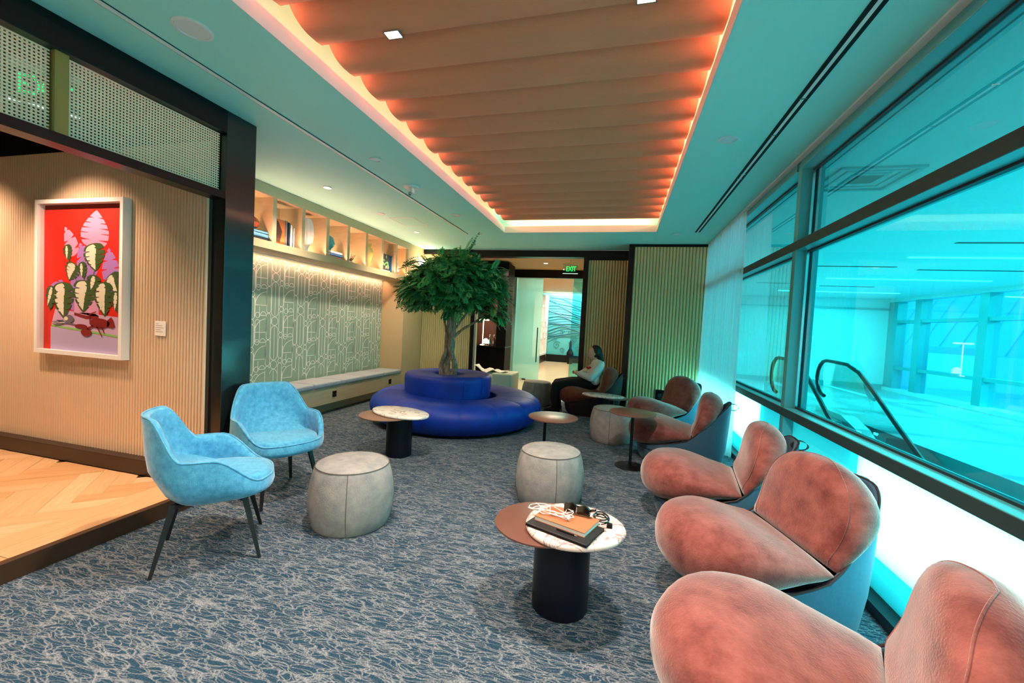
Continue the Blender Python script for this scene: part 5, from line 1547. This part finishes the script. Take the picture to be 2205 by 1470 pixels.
sv = [L_(-.40, 7.22, .60), L_(-.38, 7.22, .68), L_(-.345, 7.22, .77), L_(-.325, 7.22, .85), L_(-.335, 7.22, .895),
      L_(-.295, 7.06, .835), L_(-.42, 6.995, .645), L_(-.62, 7.10, .685), L_(-.335, 7.38, .835), L_(-.58, 7.41, .67), L_(-.63, 7.26, .665),
      L_(-.35, 7.10, .60), L_(-.36, 7.34, .60), L_(-.34, 7.12, .74), L_(-.37, 7.32, .74)]
se = [(0, 1), (1, 2), (2, 3), (3, 4), (3, 5), (5, 6), (6, 7), (3, 8), (8, 9), (9, 10), (1, 11), (1, 12), (2, 13), (2, 14)]
sr = [.13, .13, .13, .115, .062, .08, .066, .050, .078, .064, .048, .09, .09, .10, .10]
sweater = fuse('sweater', [skin_mesh('s', sv, se, sr, 2, 1)], .011, M['sweater'], person, 3)
b_ = MB(); pts = [(L_(-.345, 7.22, .92)[0] + .058 * math.cos(2 * PI * k / 24), .062 * math.sin(2 * PI * k / 24), .915 + .025 * math.cos(2 * PI * k / 24)) for k in range(25)]
b_.tube(pts, .014, 8, False); b_.build('collar', M['hair'], person, True)
b_ = MB()
for dx, dz, r_ in ((-.015, .01, .022), (.012, .012, .020), (-.002, -.008, .024)): b_.lathe([(.001, .02), (r_ * .7, .016), (r_, 0), (r_ * .7, -.016), (.001, -.02)], (0, 0, 0), 10)
em = MB()
for cx, cz, rx_, rz_ in ((-.03, .0, .030, .018), (.02, .004, .034, .020), (-.01, -.018, .028, .012)):
    em.add([(L_(-.47, 0, 0)[0] + cx * .8, -.112 - cx * .35, .80 + cz)] + [(L_(-.47, 0, 0)[0] + (cx + rx_ * math.cos(a)) * .8, -.110 - (cx + rx_ * math.cos(a)) * .35, .80 + cz + rz_ * math.sin(a)) for a in [2 * PI * k / 14 for k in range(14)]], [(0, k + 1, (k + 1) % 14 + 1) for k in range(14)])
em.build('chest_print', M['redprint'], person)
tv = [L_(-.40, 7.22, .54), L_(-.43, 7.14, .525), L_(-.75, 7.11, .505), L_(-1.01, 7.09, .455), L_(-1.02, 7.095, .26), L_(-1.0, 7.10, .09), L_(-.43, 7.30, .525), L_(-.75, 7.33, .51), L_(-1.02, 7.35, .465), L_(-1.03, 7.345, .26), L_(-1.0, 7.34, .09), L_(-.385, 7.22, .62)]
te = [(0, 1), (1, 2), (2, 3), (3, 4), (4, 5), (0, 6), (6, 7), (7, 8), (8, 9), (9, 10), (0, 11)]
tr_ = [.125, .10, .095, .08, .082, .072, .10, .095, .08, .082, .072, .125]
fuse('trousers', [skin_mesh('t', tv, te, tr_, 0, 1)], .012, M['trouser'], person, 3)
for sy in (7.09, 7.34):
    b_ = MB(); x0, y0, _z = L_(-.99, sy, 0)
    b_.rings([[(x0 + dx, y0 + wy * math.cos(a), z0 + hz_ * max(0, math.sin(a))) for a in [-.3 + (PI + .6) * k / 12 for k in range(13)]] for dx, wy, hz_, z0 in ((.07, .036, .06, .005), (.04, .05, .10, .005), (-.05, .052, .10, .005), (-.14, .046, .062, .005), (-.20, .034, .045, .005))])
    b_.build('shoe', M['blackmatte'], person, True, None)
hv = ball((hx + .022, hy, hz + .026), (.112, .09, .115), f=lambda v: Vector((max(v.x, -.50 if v.z > .45 else -.12 - .3 * max(0, v.z)), v.y, v.z)))
hv2 = skin_mesh('hh', [(hx + .06, hy, hz + .03), (hx + .10, hy - .01, hz - .05), (hx + .125, hy - .03, hz - .11), (hx + .13, hy - .05, hz - .155)], [(0, 1), (1, 2), (2, 3)], [.07, .062, .05, .03])
fuse('hair', [hv, hv2], .009, M['hair'], person, 2)
for sg in (-1, 1):
    b_ = MB(); b_.lathe([(.001, .006), (.006, .004), (.007, 0), (.006, -.004), (.001, -.006)], (hx - .083, hy + sg * .032, hz + .014), 10); b_.build('eye', M['hair'], person, True)
